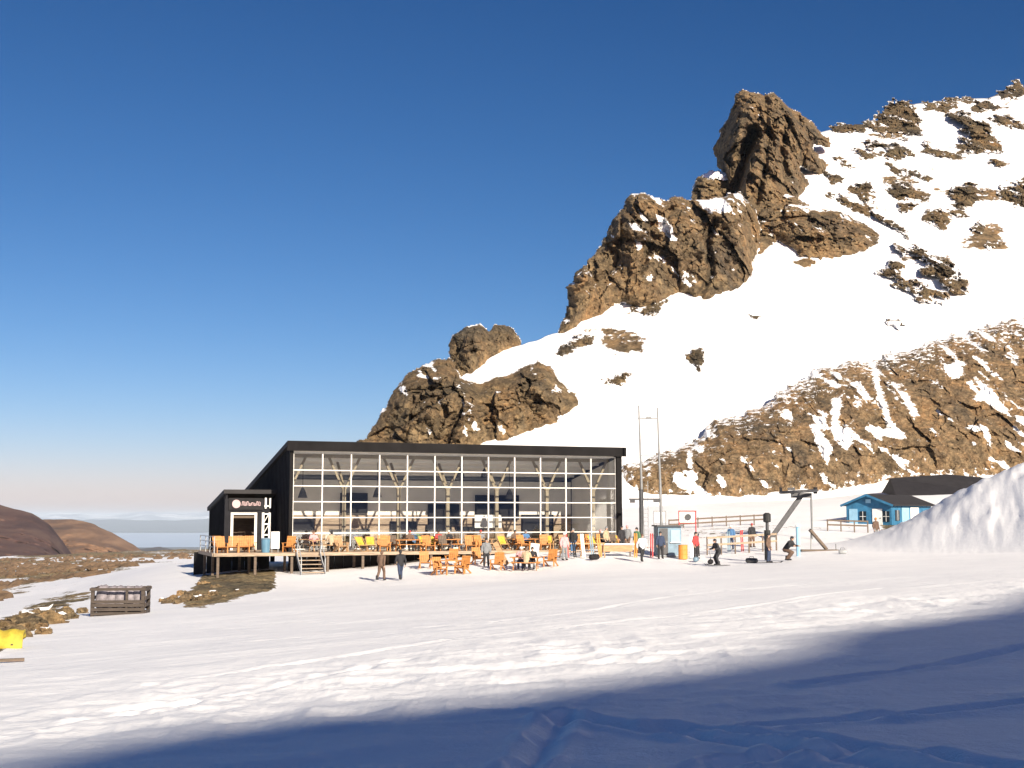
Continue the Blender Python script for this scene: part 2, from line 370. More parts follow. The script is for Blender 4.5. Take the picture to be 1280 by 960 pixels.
q = np.stack([I[:-1], Jn[:-1], Jn[1:], I[1:]], -1).reshape(-1, 4)[:, ::-1]
gv = np.stack([gx, gy, gzv], -1).reshape(-1, 3)
gv = np.r_[gv, [[0, 0, float(gzv[0].mean())]]]
me = np_mesh('ground', gv, q); attr(me, 'bare', np.r_[bare.ravel(), -.6])
ground = tag(link('ground', me, M['ground']), kind='structure')

# the snowy ridge behind the photographer, whose shade lies over the foreground
E0 = [np.array(plane_hit(*p)) for p in ((0, 934), (200, 907), (400, 886), (640, 852), (800, 828), (1000, 788), (1280, 742))]
E0 = [E0[0] + (E0[0] - E0[2]) * k for k in (12, 6, 3)] + E0 + [E0[-1] + (E0[-1] - E0[-3]) * k for k in (2, 5, 9)]
E0 = np.array(E0); cum = np.r_[0, np.cumsum(np.hypot(*np.diff(E0, axis=0).T))]
ts = np.linspace(0, cum[-1], 260); ex, ey = np.interp(ts, cum, E0[:, 0]), np.interp(ts, cum, E0[:, 1])
ez = plane_z(ex, ey); LS = 125
cr = np.stack([ex, ey, ez], -1) + LS * np.array(SUN)
cr[:, 2] += .35 * fbm(ts / 4, 0 * ts, 0 * ts, 4, 61) + .5 * fbm(ts / 14, 0 * ts, 0 * ts, 2, 62)
side = np.array([SUN.x, SUN.y]) / math.hypot(SUN.x, SUN.y); rows = []
for k in np.linspace(-1, 1, 41):
    off = abs(k) ** 1.0 * 62; drop = off * .9 + 2.5 * (1 - math.exp(-off / 2)) 
    p = cr.copy(); p[:, 0] += side[0] * k * 62; p[:, 1] += side[1] * k * 62; p[:, 2] = np.maximum(cr[:, 2] - drop, -12)
    if abs(k) > .02: p[:, 2] += np.minimum(0, 2.0 * fbm(p[:, 0] / 12, p[:, 1] / 12, 0 * ts, 4, 63) * min(1, off / 20) - .3 * min(1, off / 8))
    rows.append(p)
rows = np.array(rows); I = np.arange(rows.shape[0] * rows.shape[1]).reshape(rows.shape[:2])
q = np.stack([I[:-1, :-1], I[:-1, 1:], I[1:, 1:], I[1:, :-1]], -1).reshape(-1, 4)
me = np_mesh('ridge', rows.reshape(-1, 3), q); attr(me, 'bare', np.full(rows.shape[0] * rows.shape[1], -.6))
tag(link('ridge_hill', me, M['slope']), kind='structure')

# ------------------------------------------------------------------ the mountain
Y0, SA = 150.0, .62
def Dramp(px, py):
    u, v = ray(px, py); v = np.minimum(v, SA * .78)
    return Y0 * SA / (SA - v)
SKY = [(380, 640), (440, 580), (480, 540), (540, 475), (600, 442), (650, 432), (655, 431), (700, 414), (760, 372), (820, 330), (880, 262), (900, 240), (950, 185), (1000, 172), (1040, 162), (1070, 158), (1100, 150), (1130, 132), (1160, 128), (1185, 128), (1240, 121), (1280, 110), (1330, 104), (1420, 90), (1560, 60), (1700, 40)]
cols = np.arange(380, 1500, 2.5); skyline = np.interp(cols, *np.array(SKY).T) + 1.6 * fbm(cols / 14, 0 * cols, 0 * cols, 3, 71)
tt = np.linspace(0, 1, 210)
PXm, Tm = np.meshgrid(cols, tt); PYm = 672 + (skyline[None] - 672) * Tm
Dm = Dramp(PXm, PYm)
Pm = pt(PXm, PYm, Dm)
dn = 1.8 * fbm(Pm[..., 0] / 40, Pm[..., 2] / 24, 0 * Dm, 4, 73) + .7 * fbm(Pm[..., 0] / 9 + Pm[..., 2] / 12, Pm[..., 2] / 6, 0 * Dm, 5, 74) + .35 * fbm(Pm[..., 0] / 3 + Pm[..., 2] / 5, Pm[..., 2] / 2.2, 0 * Dm, 3, 75, .5, True)
Pm = pt(PXm, PYm, Dm + dn * sm(0, .1, Tm))
back = []                                                   # the far side of the mountain falls away
for k in (4, 14, 40, 90, 170):
    b = Pm[-1].copy(); b[:, 1] += k; b[:, 0] += k * .15; b[:, 2] = b[:, 2] - k * .75 - 1; back.append(b)
Pm_all = np.concatenate([Pm, np.array(back)], 0)
I = np.arange(Pm_all.shape[0] * Pm_all.shape[1]).reshape(Pm_all.shape[:2])
q = np.stack([I[:-1, :-1], I[:-1, 1:], I[1:, 1:], I[1:, :-1]], -1).reshape(-1, 4)
fl = fbm(Pm[..., 0] / 9, Pm[..., 2] / 5, 0 * Dm, 5, 77)
patch = np.zeros(PXm.shape) - 60                              # zones where small stones show through
for cx, cy, rx, ry in ((1120, 230, 110, 90), (1240, 150, 60, 40), (740, 425, 50, 22), (1230, 270, 60, 60), (820, 388, 40, 12), (1160, 345, 70, 40), (700, 445, 40, 14)):
    patch = np.maximum(patch, 1 - np.hypot((PXm - cx) / rx, (PYm - cy) / ry))
bm_ = np.clip(fl * 1.5 - .08 + .45 * np.clip(patch, -1, .8), -.6, .8)
me = np_mesh('mountain', Pm_all.reshape(-1, 3), q); attr(me, 'bare', np.r_[bm_.ravel(), np.full(5 * len(cols), -.2)])
tag(link('mountain', me, M['slope']), kind='structure')

def rock(name, polys, A, steep=1.0, step=1.3, rag=4.0, rscale=9.0, snow=.0, kind=None, label=None, cat='rock', group=None, mat='rock', seed=1, col=1.0, Rr=None, snow_polys=(), rough=1.0, flecks=0.0, sink=1.0, ds=0.0, carve=(), base_snow=0.0, speck=.9, facet=1.0):
    P = np.concatenate([np.array(p, float) for p in polys])
    x0, x1, y0, y1 = P[:, 0].min() - 6, P[:, 0].max() + 6, P[:, 1].min() - 6, P[:, 1].max() + 6
    X, Yp = np.meshgrid(np.arange(x0, x1, step), np.arange(y1, y0, -step))
    sd0 = np.full(X.shape, -1e9)
    for p in polys: sd0 = np.maximum(sd0, sd_poly(X, Yp, p))
    yb = np.where(sd0 > 0, Yp, -1e9).max(0); ok = yb > 0                # the foot of the rock, column by column
    yb = np.interp(X[0], X[0][ok], yb[ok]); nk = int(min(31, len(yb) // 3)) | 1
    yb = np.convolve(np.pad(yb, nk // 2, mode='edge'), np.ones(nk) / nk, 'valid')[None]
    u, v = ray(X, Yp); _, vb = ray(0 * X, yb + 0 * X)
    ve = vb + (v - vb) * steep; ve = np.minimum(ve, SA * .8)
    D0 = Y0 * SA / (SA - ve) + ds
    Wp = pt(X, Yp, D0); wx, wz = Wp[..., 0], Wp[..., 2]; wy = D0 * .6 + seed * 31.7
    mpp = float(D0.mean()) / F                                  # metres per pixel
    rg = rag * (fbm(wx / (rscale * .35), wz / (rscale * .35), wy * .05, 4, seed + 3) * 1.0 + .7 * fbm(wx / (rscale * .22), wz / (rscale * .30), wy * .05, 4, seed + 5, .6, True) - .1 + .5 * fbm(wx / (rscale * .1), wz / (rscale * .1), wy * .05, 3, seed + 4))
    sd = sd0 + rg
    keep = sd > 0
    sm_ = sd * mpp; Rv = Rr or A
    prof = np.sqrt(np.clip(1 - (1 - np.clip(sm_ / Rv, 0, 1)) ** 2, 0, 1))
    ft = sm(-1.5, 1.5 * A, (yb - Yp) * mpp)
    prof = prof * (.15 + .85 * ft)
    w1 = fbm(wx / rscale, wz / rscale * col, wy / rscale, 5, seed + 11, .55, True)
    ta, tb_, tc = np.zeros(X.shape), np.zeros(X.shape), np.zeros(X.shape)
    f1, f2, cid = worley(wx / (rscale * .62) + .22 * w1, wy / (rscale * .9), wz / (rscale * .62) * col + .2 * w1, seed + 21, ta)
    f1b, f2b, cidb = worley(wx / (rscale * .24) + .2 * w1, wy / (rscale * .3), wz / (rscale * .24) * col, seed + 27, tb_)
    _, _, cidc = worley(wx / (rscale * .09) + .15 * w1, wy / (rscale * .12), wz / (rscale * .09) * (.5 + .5 * col), seed + 29, tc)
    f = fbm(wx / (rscale * .16), wz / (rscale * .16), wy / (rscale * .16), 4, seed + 31, .6)
    w2 = fbm(wx / (rscale * .3) + .3 * w1, wz / (rscale * .3) * col, wy / rscale, 6, seed + 14, .62, True)
    disp = rough * (.34 * A * w1 + .40 * A * (cid - .5) + .75 * facet * A * ta - .12 * facet * A * np.exp(-((f2 - f1) / .08) ** 2) + .12 * A * w2 + .20 * A * (cidb - .5) + .36 * A * tb_ + .10 * A * (cidc - .5) + .17 * A * tc + .07 * A * f)
    for ln, dep, wd in carve:
        ln = np.array(ln, float); dd = np.full(X.shape, 1e9)
        for i in range(len(ln) - 1):
            e = ln[i + 1] - ln[i]; kk = np.clip(((X - ln[i, 0]) * e[0] + (Yp - ln[i, 1]) * e[1]) / (e @ e), 0, 1)
            dd = np.minimum(dd, np.hypot(X - ln[i, 0] - kk * e[0], Yp - ln[i, 1] - kk * e[1]))
        disp = disp - dep * np.exp(-(dd * (1 + .5 * w1) / wd) ** 2)
    ed = np.clip(sm_ / (Rv * .35), 0, 1) * (.35 + .65 * ft)
    front = D0 - A * prof - disp * ed + sink * (1 - prof)
    V = pt(X, Yp, front); Bk = pt(X, Yp, np.maximum(D0, front) + .5 * A * prof + sink * (1 - prof))
    cell = keep[:-1, :-1] & keep[:-1, 1:] & keep[1:, 1:] & keep[1:, :-1]
    lab = np.where(cell, np.arange(cell.size).reshape(cell.shape) + 1, 0)      # leave out crumbs of a few cells
    for _ in range(400):
        p = np.pad(lab, 1); nb_ = np.max([p[1:-1, 1:-1], p[:-2, 1:-1], p[2:, 1:-1], p[1:-1, :-2], p[1:-1, 2:]], 0); nb_ = np.where(cell, nb_, 0)
        if (nb_ == lab).all(): break
        lab = nb_
    ids, inv, num = np.unique(lab, return_inverse=True, return_counts=True)
    cell = cell & (num[inv].reshape(cell.shape) >= 30)
    cnt = np.zeros(keep.shape, int)
    for a, b in ((slice(0, -1), slice(0, -1)), (slice(0, -1), slice(1, None)), (slice(1, None), slice(1, None)), (slice(1, None), slice(0, -1))): cnt[a, b] += cell
    used = cnt > 0; inner = cnt == 4
    idf = np.full(keep.shape, -1); idf[used] = np.arange(used.sum()); idb = idf.copy(); idb[inner] = used.sum() + np.arange(inner.sum())
    qq = lambda I: np.stack([I[:-1, :-1][cell], I[:-1, 1:][cell], I[1:, 1:][cell], I[1:, :-1][cell]], -1)
    qa, qb = qq(idf), qq(idb)[:, ::-1]
    vv = np.r_[V[used], Bk[inner]]
    # snow lies where the surface leans back, in drifts, and where traced
    gyv = np.gradient(V[..., 1], axis=0) / np.maximum(np.abs(np.gradient(V[..., 2], axis=0)), .05)
    k5 = np.ones(5) / 5
    sl_ = np.apply_along_axis(lambda c: np.convolve(c, k5, 'same'), 0, gyv)
    up = np.clip(sl_, -2, 4)
    dr = fbm(wx / (rscale * .45) + wz / rscale, wz / (rscale * .3), wy / rscale, 5, seed + 41)
    sn = base_snow + snow * (.35 * up + 1.1 * dr) + flecks * np.clip(fbm(wx / 1.6 + wz / 4, wz / 2.2, 0 * wx, 4, seed + 44) * 2.2 - .35, 0, 1)
    if mat == 'scree': sn = sn + .22 * (sm(60, 5, sd * 1.0) - .5) - .10 * sm(60, 10, yb - Yp)
    for p in snow_polys: sn = np.maximum(sn, .5 + .14 * (sd_poly(X, Yp, p) + 2.5 * dr))
    br = np.clip(np.minimum(1.0 - sn, .42 + sd * mpp * speck), -.6, 1.2)
    me = np_mesh(name, vv, np.r_[qa, qb], smooth=False); attr(me, 'bare', np.r_[br[used], np.full(inner.sum(), 1.0)])
    return tag(link(name, me, M[mat]), label, cat if label else None, group, kind)

KNOLL = [(436, 576), (440, 556), (455, 545), (475, 516), (500, 481), (522, 459), (545, 447), (562, 450), (575, 472), (600, 480), (620, 470), (650, 461), (672, 451), (692, 461), (700, 476), (718, 492), (722, 508), (712, 527), (690, 543), (650, 553), (610, 562), (560, 574)]
KNOB = [(560, 470), (560, 442), (565, 420), (580, 408), (600, 404), (612, 413), (618, 404), (640, 409), (653, 425), (648, 435), (628, 441), (607, 453), (592, 470), (576, 477)]
CRAG_ = [(697, 418), (704, 395), (708, 362), (718, 340), (743, 318), (756, 295), (763, 275), (783, 252), (788, 243), (810, 243), (830, 250), (850, 246), (862, 250), (880, 250), (902, 243), (922, 240), (945, 262), (952, 290), (950, 310), (942, 330), (942, 355), (915, 366), (880, 376), (862, 370), (848, 366), (820, 380), (800, 386), (780, 380), (760, 390), (735, 402), (715, 413)]
BLOCK = [(864, 252), (866, 232), (872, 219), (890, 212), (910, 214), (924, 226), (922, 246), (900, 256), (880, 260)]
PEAK = [(897, 206), (893, 182), (900, 158), (913, 140), (917, 115), (935, 111), (955, 117), (968, 115), (985, 130), (1010, 150), (1036, 172), (1043, 188), (1019, 186), (1030, 198), (1040, 213), (1030, 221), (1012, 214), (1000, 209), (1014, 231), (1004, 242), (994, 258), (972, 268), (952, 288), (920, 290), (910, 268), (904, 246), (906, 226), (902, 214)]
RIGHT = [(932, 290), (940, 262), (950, 240), (975, 232), (992, 243), (1015, 258), (1045, 262), (1080, 278), (1106, 298), (1090, 312), (1060, 320), (1030, 325), (1000, 319), (985, 306), (970, 301), (955, 316), (940, 319)]
BROWN = [(774, 608), (779, 582), (800, 572), (850, 556), (900, 522), (960, 496), (1010, 471), (1060, 456), (1130, 436), (1180, 421), (1230, 406), (1290, 397), (1400, 380), (1460, 370), (1460, 625), (1340, 618), (1280, 600), (1200, 604), (1110, 606), (1040, 622), (960, 624), (860, 630), (792, 630)]
STREAKS = [[(1086, 452), (1094, 450), (1104, 490), (1118, 535), (1110, 536), (1098, 505)], [(1040, 500), (1054, 492), (1048, 530), (1068, 548), (1058, 562), (1040, 540)],
           [(1012, 532), (1020, 530), (1040, 560), (1034, 580), (1024, 560)], [(1120, 486), (1134, 490), (1150, 520), (1142, 524)], [(1218, 470), (1245, 490), (1262, 520), (1250, 515), (1228, 495)],
           [(858, 565), (866, 563), (866, 588), (858, 585)], [(1180, 455), (1200, 452), (1206, 470), (1190, 474)], [(1225, 530), (1236, 535), (1240, 560), (1230, 550)]]
def blob(cx, cy, rx, ry, a=0, n=14):
    o = []; rx, ry = rx * 1.18, ry * 1.18
    for k in range(n):
        t = 2 * math.pi * k / n; r = 1 + .22 * math.sin(3 * t + cx) + .14 * math.sin(5 * t + cy)
        x, y = rx * r * math.cos(t), ry * r * math.sin(t); o.append((cx + x * math.cos(a) - y * math.sin(a), cy + x * math.sin(a) + y * math.cos(a)))
    return o
rock('rock_knoll', [KNOLL], 8, .75, rag=5, rscale=11, snow=.22, label='low broad brown rock knoll rising behind the left half of the glass lodge', seed=2, flecks=.5)
rock('rock_boulder', [KNOB], 6, .55, rag=3, rscale=8, snow=.22, label='rounded brown rock boulder standing on top of the low knoll behind the lodge', seed=3, Rr=4, col=.6)
rock('rock_crag', [CRAG_], 10, .55, rag=5, rscale=13, snow=.30, label='broad brown crag stepping down the ridge below the highest summit tower', seed=5, Rr=5, col=.55, flecks=.6, snow_polys=[[(868, 250), (885, 244), (905, 250), (916, 262), (900, 266), (880, 258)], [(820, 268), (832, 274), (846, 300), (838, 300), (826, 284)], [(792, 295), (802, 308), (798, 312)]], carve=[([(893, 275), (884, 300), (890, 340), (874, 372)], 6, 5), ([(775, 300), (760, 345), (722, 365)], 4, 6), ([(840, 262), (815, 300), (800, 340)], 3, 6)])
rock('rock_block', [BLOCK], 5, .6, rag=2.5, rscale=8, snow=.15, label='small squarish rock block with a snow cap between the crag and the summit tower', seed=6, snow_polys=[[(872, 218), (890, 211), (914, 214), (920, 228), (905, 226), (885, 222)]], Rr=3)
rock('rock_tower', [PEAK], 11, .5, rag=5, rscale=12, snow=.22, label='highest jagged dark brown rock tower on the skyline', seed=8, Rr=4, col=.5, flecks=.2, carve=[([(940, 165), (932, 192), (924, 225), (916, 252)], 20, 9), ([(934, 268), (930, 284)], 9, 6), ([(985, 150), (976, 190), (985, 222)], 4, 5), ([(955, 118), (961, 160), (955, 215), (945, 255)], 5, 5), ([(1010, 165), (1005, 200)], 3, 5)])
rock('rock_outcrop', [RIGHT, blob(1003, 329, 14, 5)], 6, .85, rag=4, rscale=9, snow=.30, label='wedge shaped brown outcrop in the snow just below the summit tower', seed=9, flecks=.4)
HS = 'structure'
rock('hillside', [BROWN], 4, .80, rag=9, rscale=15, snow=.16, mat='scree', kind=HS, seed=12, Rr=9, snow_polys=STREAKS, rough=.6, flecks=1.1, step=1.4, sink=2, base_snow=.07, speck=.20, facet=.15)
SMALL = [([[(1078, 157), (1100, 140), (1110, 127), (1140, 124), (1151, 150), (1153, 168), (1140, 171), (1120, 166), (1098, 166)]], 4, 'dark brown rock bump breaking the snowy skyline right of the summit tower'),
 ([[(1183, 140), (1205, 141), (1237, 150), (1241, 170), (1257, 180), (1250, 190), (1225, 191), (1205, 195), (1188, 189), (1194, 178), (1213, 172), (1198, 155)]], 4, 'large ragged rock patch below the right end of the snowy skyline'),
 ([blob(1166, 187, 30, 5, .38)], 2.5, 'thin slanting rock rib in the snow below the skyline bump'),
 ([blob(1083, 193, 15, 6, .1), blob(1096, 180, 12, 4, .2)], 2.5, 'pair of small rocks in the snow closest to the right foot of the summit tower'),
 ([blob(1120, 190, 17, 8, .1)], 2.5, 'flat small rock patch under the dark skyline bump'),
 ([blob(1133, 240, 25, 9, .25)], 3, 'long low triangular rock in the middle of the upper snowfield'),
 ([blob(1080, 238, 12, 13, .4)], 3, 'tall dark rock standing alone left of the long triangular rock'),
 ([blob(1208, 246, 19, 13, -.2)], 3, 'squat dark rock in the upper snowfield between the triangular rock and the right border'),
 ([blob(1173, 271, 15, 10, .2), blob(1196, 266, 12, 5, .4)], 2.5, 'two joined rocks just below the squat dark rock'),
 ([blob(1274, 243, 20, 16, .1)], 3.5, 'dark rock cut by the right border of the picture'),
 ([blob(1075, 262, 50, 5, .44)], 2.5, 'long narrow rock rib running down right beside the wedge shaped outcrop'),
 ([blob(1122, 211, 13, 6, .4), blob(1139, 218, 9, 5)], 2, 'small broken rocks just above the long triangular rock'),
 ([blob(1133, 257, 11, 5)], 2, 'small rock just under the long triangular rock'),
 ([blob(1225, 283, 7, 9)], 2, 'small upright rock below the squat dark rock'),
 ([blob(1240, 307, 8, 4)], 1.5, 'lowest small rock of the right hand upper snowfield'),
 ([blob(1118, 340, 14, 11, .2), blob(1176, 335, 21, 13, .3), blob(1192, 357, 17, 9, .3), blob(1130, 356, 18, 6, .1), blob(1163, 369, 22, 7, -.1), blob(1150, 318, 30, 4, .4)], 3, 'wide broken patch of rocks above the brown scree slope'),
 ([blob(1122, 405, 9, 5)], 1.5, 'tiny rock alone on the snow just above the brown scree slope'),
 ([blob(872, 447, 9, 10)], 2, 'small dark pointed rock alone in the middle of the open snow slope'),
 ([blob(776, 474, 14, 8, -.3)], 2, 'small brown rock on the open snow right of the low knoll'),
 ([blob(814, 387, 15, 9, -.2)], 2.5, 'small rock at the snowy foot of the broad crag'),
 ([blob(945, 396, 9, 4)], 1.5, 'faint small rock on the snow under the crag and the wedge shaped outcrop'),
 ([blob(722, 430, 20, 6, -.4), blob(706, 442, 12, 4, -.3)], 2, 'scattered small stones on the snow ridge at the left foot of the broad crag'),
 ([[(1036, 158), (1060, 154), (1085, 149), (1100, 150), (1098, 160), (1070, 166), (1045, 168)]], 3, 'low dark rock rim on the skyline between the summit tower and the dark bump'),
 ([[(1150, 128), (1185, 124), (1220, 121), (1222, 128), (1190, 134), (1160, 140)]], 3, 'thin dark rock rim on the skyline right of the dark bump'),
 ([blob(1252, 205, 14, 5, .2)], 2.5, 'thin flat rock between the ragged patch and the rock cut by the right border'),
 ([blob(1155, 222, 10, 5, .3)], 2, 'small rock between the flat patch and the squat dark rock'),
 ([blob(1258, 152, 18, 6, .3)], 2.5, 'slanting rock touching the upper right of the large ragged patch'),
 ([blob(1040, 222, 10, 6, .4)], 2, 'small rock in the snow right under the foot of the summit tower'),
 ([blob(1058, 205, 12, 5, .5)], 2, 'thin slanting rock in the snow beside the summit tower foot'),
 ([blob(1232, 133, 15, 8)], 3, 'rock patch on the right skyline above the large ragged patch'),
 ([blob(1178, 135, 14, 6)], 2.5, 'small rock on the skyline between the bump and the ragged patch'),
 ([blob(1268, 115, 16, 9, -.3)], 3.5, 'dark rock crest at the right end of the skyline'),
]
for i, (pl, a, lb) in enumerate(SMALL):
    rock('snowfield_rock', pl, a, .95, rag=8, rscale=6, snow=.25, label=lb, seed=100 + i * 7, group='rocks poking through the upper snow', Rr=a * .9, flecks=.5, sink=.6, step=1.1, mat='dark_rock', speck=.35)

# ------------------------------------------------------------------ far hills, lowland, lake, haze
def far_ridge(name, sky_pts, base_py, D0, D1, seed, mat, amp=1.5, rag=1.5, kind='structure', step=4, nrow=60):
    P = np.array(sky_pts, float); cols = np.arange(P[0, 0], P[-1, 0] + .1, step)
    s = np.interp(cols, P[:, 0], P[:, 1]) + rag * fbm(cols / 18, 0 * cols, 0 * cols, 4, seed)
    t = np.linspace(0, 1, nrow); X, T_ = np.meshgrid(cols, t); Yp = base_py + (s[None] - base_py) * T_
    D = D0 + (D1 - D0) * T_
    w = pt(X, Yp, D)
    e = fbm(w[..., 0] / (D1 * .06), w[..., 1] / (D1 * .12), w[..., 2] / (D1 * .04), 6, seed + 1, .55, True)
    D = D - e * amp * D1 * .02 * np.sin(np.pi * np.clip(T_, 0, 1)) ; V = pt(X, Yp, D)
    bk = V[-1].copy(); bk[:, 1] *= 1.25; bk[:, 2] -= D1 * .12; V = np.concatenate([V, bk[None]], 0)
    I = np.arange(V.shape[0] * V.shape[1]).reshape(V.shape[:2])
    q = np.stack([I[:-1, :-1], I[:-1, 1:], I[1:, 1:], I[1:, :-1]], -1).reshape(-1, 4)
    return tag(link(name, np_mesh(name, V.reshape(-1, 3), q), mat), kind=kind)
def hill_mat(name, stops, sc, streak=(1, 1, 1)):
    m, nt, b = new_mat(name); L = nt.links.new
    g = N(nt, 'ShaderNodeNewGeometry'); mp = N(nt, 'ShaderNodeMapping'); mp.inputs['Scale'].default_value = streak; L(g.outputs['Position'], mp.inputs[0])
    no = N(nt, 'ShaderNodeTexNoise', **{'Scale': sc, 'Detail': 8.0, 'Roughness': .65, 'Distortion': .5}); L(mp.outputs[0], no.inputs['Vector'])
    r = ramp(nt, no.outputs['Fac'], stops); L(r.outputs[0], b.inputs['Base Color']); b.inputs['Roughness'].default_value = .95
    b.inputs['Specular IOR Level'].default_value = .1
    return m
h1 = hill_mat('dark_hill', [(.3, (.045, .027, .027)), (.5, (.10, .058, .05)), (.72, (.17, .11, .08))], .02, (1, .35, 1.5))
h2 = hill_mat('tan_hill', [(.3, (.075, .045, .03)), (.5, (.17, .095, .052)), (.7, (.30, .18, .10))], .012, (1, .35, 1.5))
h3 = hill_mat('lowland', [(.3, (.05, .045, .05)), (.5, (.08, .07, .07)), (.7, (.13, .11, .10))], .0012)
h5 = hill_mat('blue_forest_hill', [(.3, (.015, .022, .035)), (.7, (.04, .055, .08))], .0012)
h4 = hill_mat('far_snow_range', [(.46, (.10, .13, .19)), (.60, (.80, .82, .85))], .0005)
far_ridge('hill', [(-420, 560), (-200, 596), (-60, 618), (0, 631), (40, 642), (62, 656), (84, 684), (100, 708), (130, 745)], 760, 700, 1500, 201, h1, amp=3.0, nrow=110, step=3)
far_ridge('hill', [(20, 680), (52, 650), (90, 648), (118, 655), (150, 672), (190, 695), (225, 708), (280, 730)], 760, 1500, 2600, 211, h2, amp=3.0, nrow=110, step=3)
far_ridge('hill', [(100, 700), (170, 686), (200, 684), (240, 692), (300, 690), (420, 696), (520, 700)], 730, 3200, 5200, 221, h3)
lo = [(math.cos(k / 48 * 2 * math.pi), math.sin(k / 48 * 2 * math.pi)) for k in range(48)]
V = [(0, 0, -330.)] + [(a * r, b * r, -330.) for r in (3000, 12000, 68000) for a, b in lo]
Fq = []
b_ = bmesh.new(); vs = [b_.verts.new(v) for v in V]
for k in range(48):
    k2 = (k + 1) % 48; b_.faces.new((vs[0], vs[1 + k], vs[1 + k2]))
    for r in (0, 1): b_.faces.new((vs[1 + r * 48 + k], vs[1 + (r + 1) * 48 + k], vs[1 + (r + 1) * 48 + k2], vs[1 + r * 48 + k2]))
me = bpy.data.meshes.new('lowland'); b_.to_mesh(me); b_.free(); tag(link('lowland', me, h3), kind='structure')
lake = simple('lake_water', (.42, .48, .56), .3, .08, .0004)
lk = [(-14000, 14500), (-9000, 13000), (-4000, 13600), (0, 14500), (1500, 18000), (500, 24000), (-6000, 27500), (-15000, 26000), (-19000, 20000)]
me = bpy.data.meshes.new('lake'); me.from_pydata([(x, y, -322.) for x, y in lk], [], [tuple(range(len(lk)))]); me.update(); tag(link('lake', me, lake), kind='structure')
far_ridge('hill', [(-700, 652), (0, 651), (120, 649), (200, 651), (262, 648), (420, 652), (800, 648)], 665, 26000, 30000, 231, h5, rag=2, step=6, nrow=20)
far_ridge('mountain_range', [(-700, 643), (-100, 645), (60, 643), (100, 640), (140, 643), (185, 639), (225, 643), (262, 639), (320, 643), (500, 642), (1500, 643)], 654, 42000, 47000, 241, h4, rag=2.5, step=5, nrow=24)
hm = bpy.data.materials.new('haze_air'); hm.use_nodes = True; hn = hm.node_tree
hn.nodes.remove(hn.nodes['Principled BSDF']); pv = hn.nodes.new('ShaderNodeVolumePrincipled')
pv.inputs['Color'].default_value = (.68, .83, 1, 1); pv.inputs['Density'].default_value = 3.4e-5; pv.inputs['Anisotropy'].default_value = -.15
hn.links.new(pv.outputs[0], hn.nodes['Material Output'].inputs['Volume'])
hb = MB().box((0, 0, (-345 + 160) / 2), (150000, 150000, 160 + 345)).build('haze', hm); tag(hb, kind='stuff')

# ================================================================== things
M['black_clad'] = simple('black_cladding', (.020, .020, .024), .6, .35, 1.5)
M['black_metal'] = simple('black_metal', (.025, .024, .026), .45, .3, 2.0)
M['fascia'] = simple('fascia_metal', (.011, .010, .0105), .55, .3, 1.0)
M['white_frame'] = simple('white_frame', (.78, .76, .72), .45, .08, 2.0)
for k_ in ('black_clad', 'fascia', 'black_metal'): M[k_].node_tree.nodes['Principled BSDF'].inputs['Specular IOR Level'].default_value = .12; M[k_].node_tree.nodes['Principled BSDF'].inputs['Roughness'].default_value = .75
M['pale_wood'] = wood('pale_timber', (.30, .25, .17), 2.0, .15)
M['deck_wood'] = wood('deck_boards', (.34, .255, .18), 2.0, .35)
M['orange_wood'] = wood('orange_timber', (.50, .21, .055), 2.5, .35)
M['tan_wood'] = wood('tan_timber', (.42, .255, .13), 2.5, .35)
M['crate_wood'] = wood('dark_crate_timber', (.055, .040, .030), 2.5, .35)
M['dark_wood'] = wood('weathered_timber', (.12, .085, .06), 2.5, .35)
M['grey_ceiling'] = simple('ceiling_panels', (.90, .88, .84), .8, .05, .8)
M['interior_wall'] = simple('interior_wall', (.84, .82, .77), .8, .08, .7)
M['interior_floor'] = wood('interior_floor', (.76, .69, .60), 1.0, .15)
M['yellow'] = simple('yellow_cloth', (.47, .36, .04), .75, .35, 5.0)
M['steel'] = simple('galvanised_steel', (.24, .245, .25), .5, .15, 4.0, metal=.2)
M['dark_steel'] = simple('dark_steel', (.07, .07, .075), .45, .25, 4.0, metal=.4)
M['blue_wall'] = simple('blue_boards', (.03, .155, .29), .7, .3, 2.0)
M['blue_light'] = simple('pale_blue_boards', (.28, .50, .66), .6, .12, 2.0)
M['white_paint'] = simple('white_paint', (.78, .78, .76), .5, .06, 3.0)
M['roof_dark'] = simple('dark_roofing', (.02, .018, .02), .75, .3, 1.5)
M['red'] = simple('red_paint', (.50, .05, .045), .5, .15, 3.0)
M['grey'] = simple('grey_plastic', (.33, .34, .35), .6, .2, 4.0)
M['bluegrey'] = simple('bluegrey_panels', (.16, .24, .31), .5, .25, 2.5)
M['blue_bin'] = simple('blue_bin', (.10, .22, .32), .5, .15, 3.0)
M['orange'] = simple('orange_plastic', (.70, .26, .05), .55, .15, 3.0)
M['sack'] = simple('grey_sacks', (.24, .215, .235), .8, .45, 5.0, bump=.6)
M['sign_ink'] = simple('pale_pink_lettering', (.50, .35, .36), .5, .08, 5.0)
M['window_dark'] = simple('dark_pane', (.02, .03, .04), .08, .2, 1.0)
M['stone'] = ground_mat('field_stone', 5.0, rough_noise=3.0, edge=.3)
M['rubber'] = simple('black_rubber', (.02, .02, .02), .7, .2, 4.0)
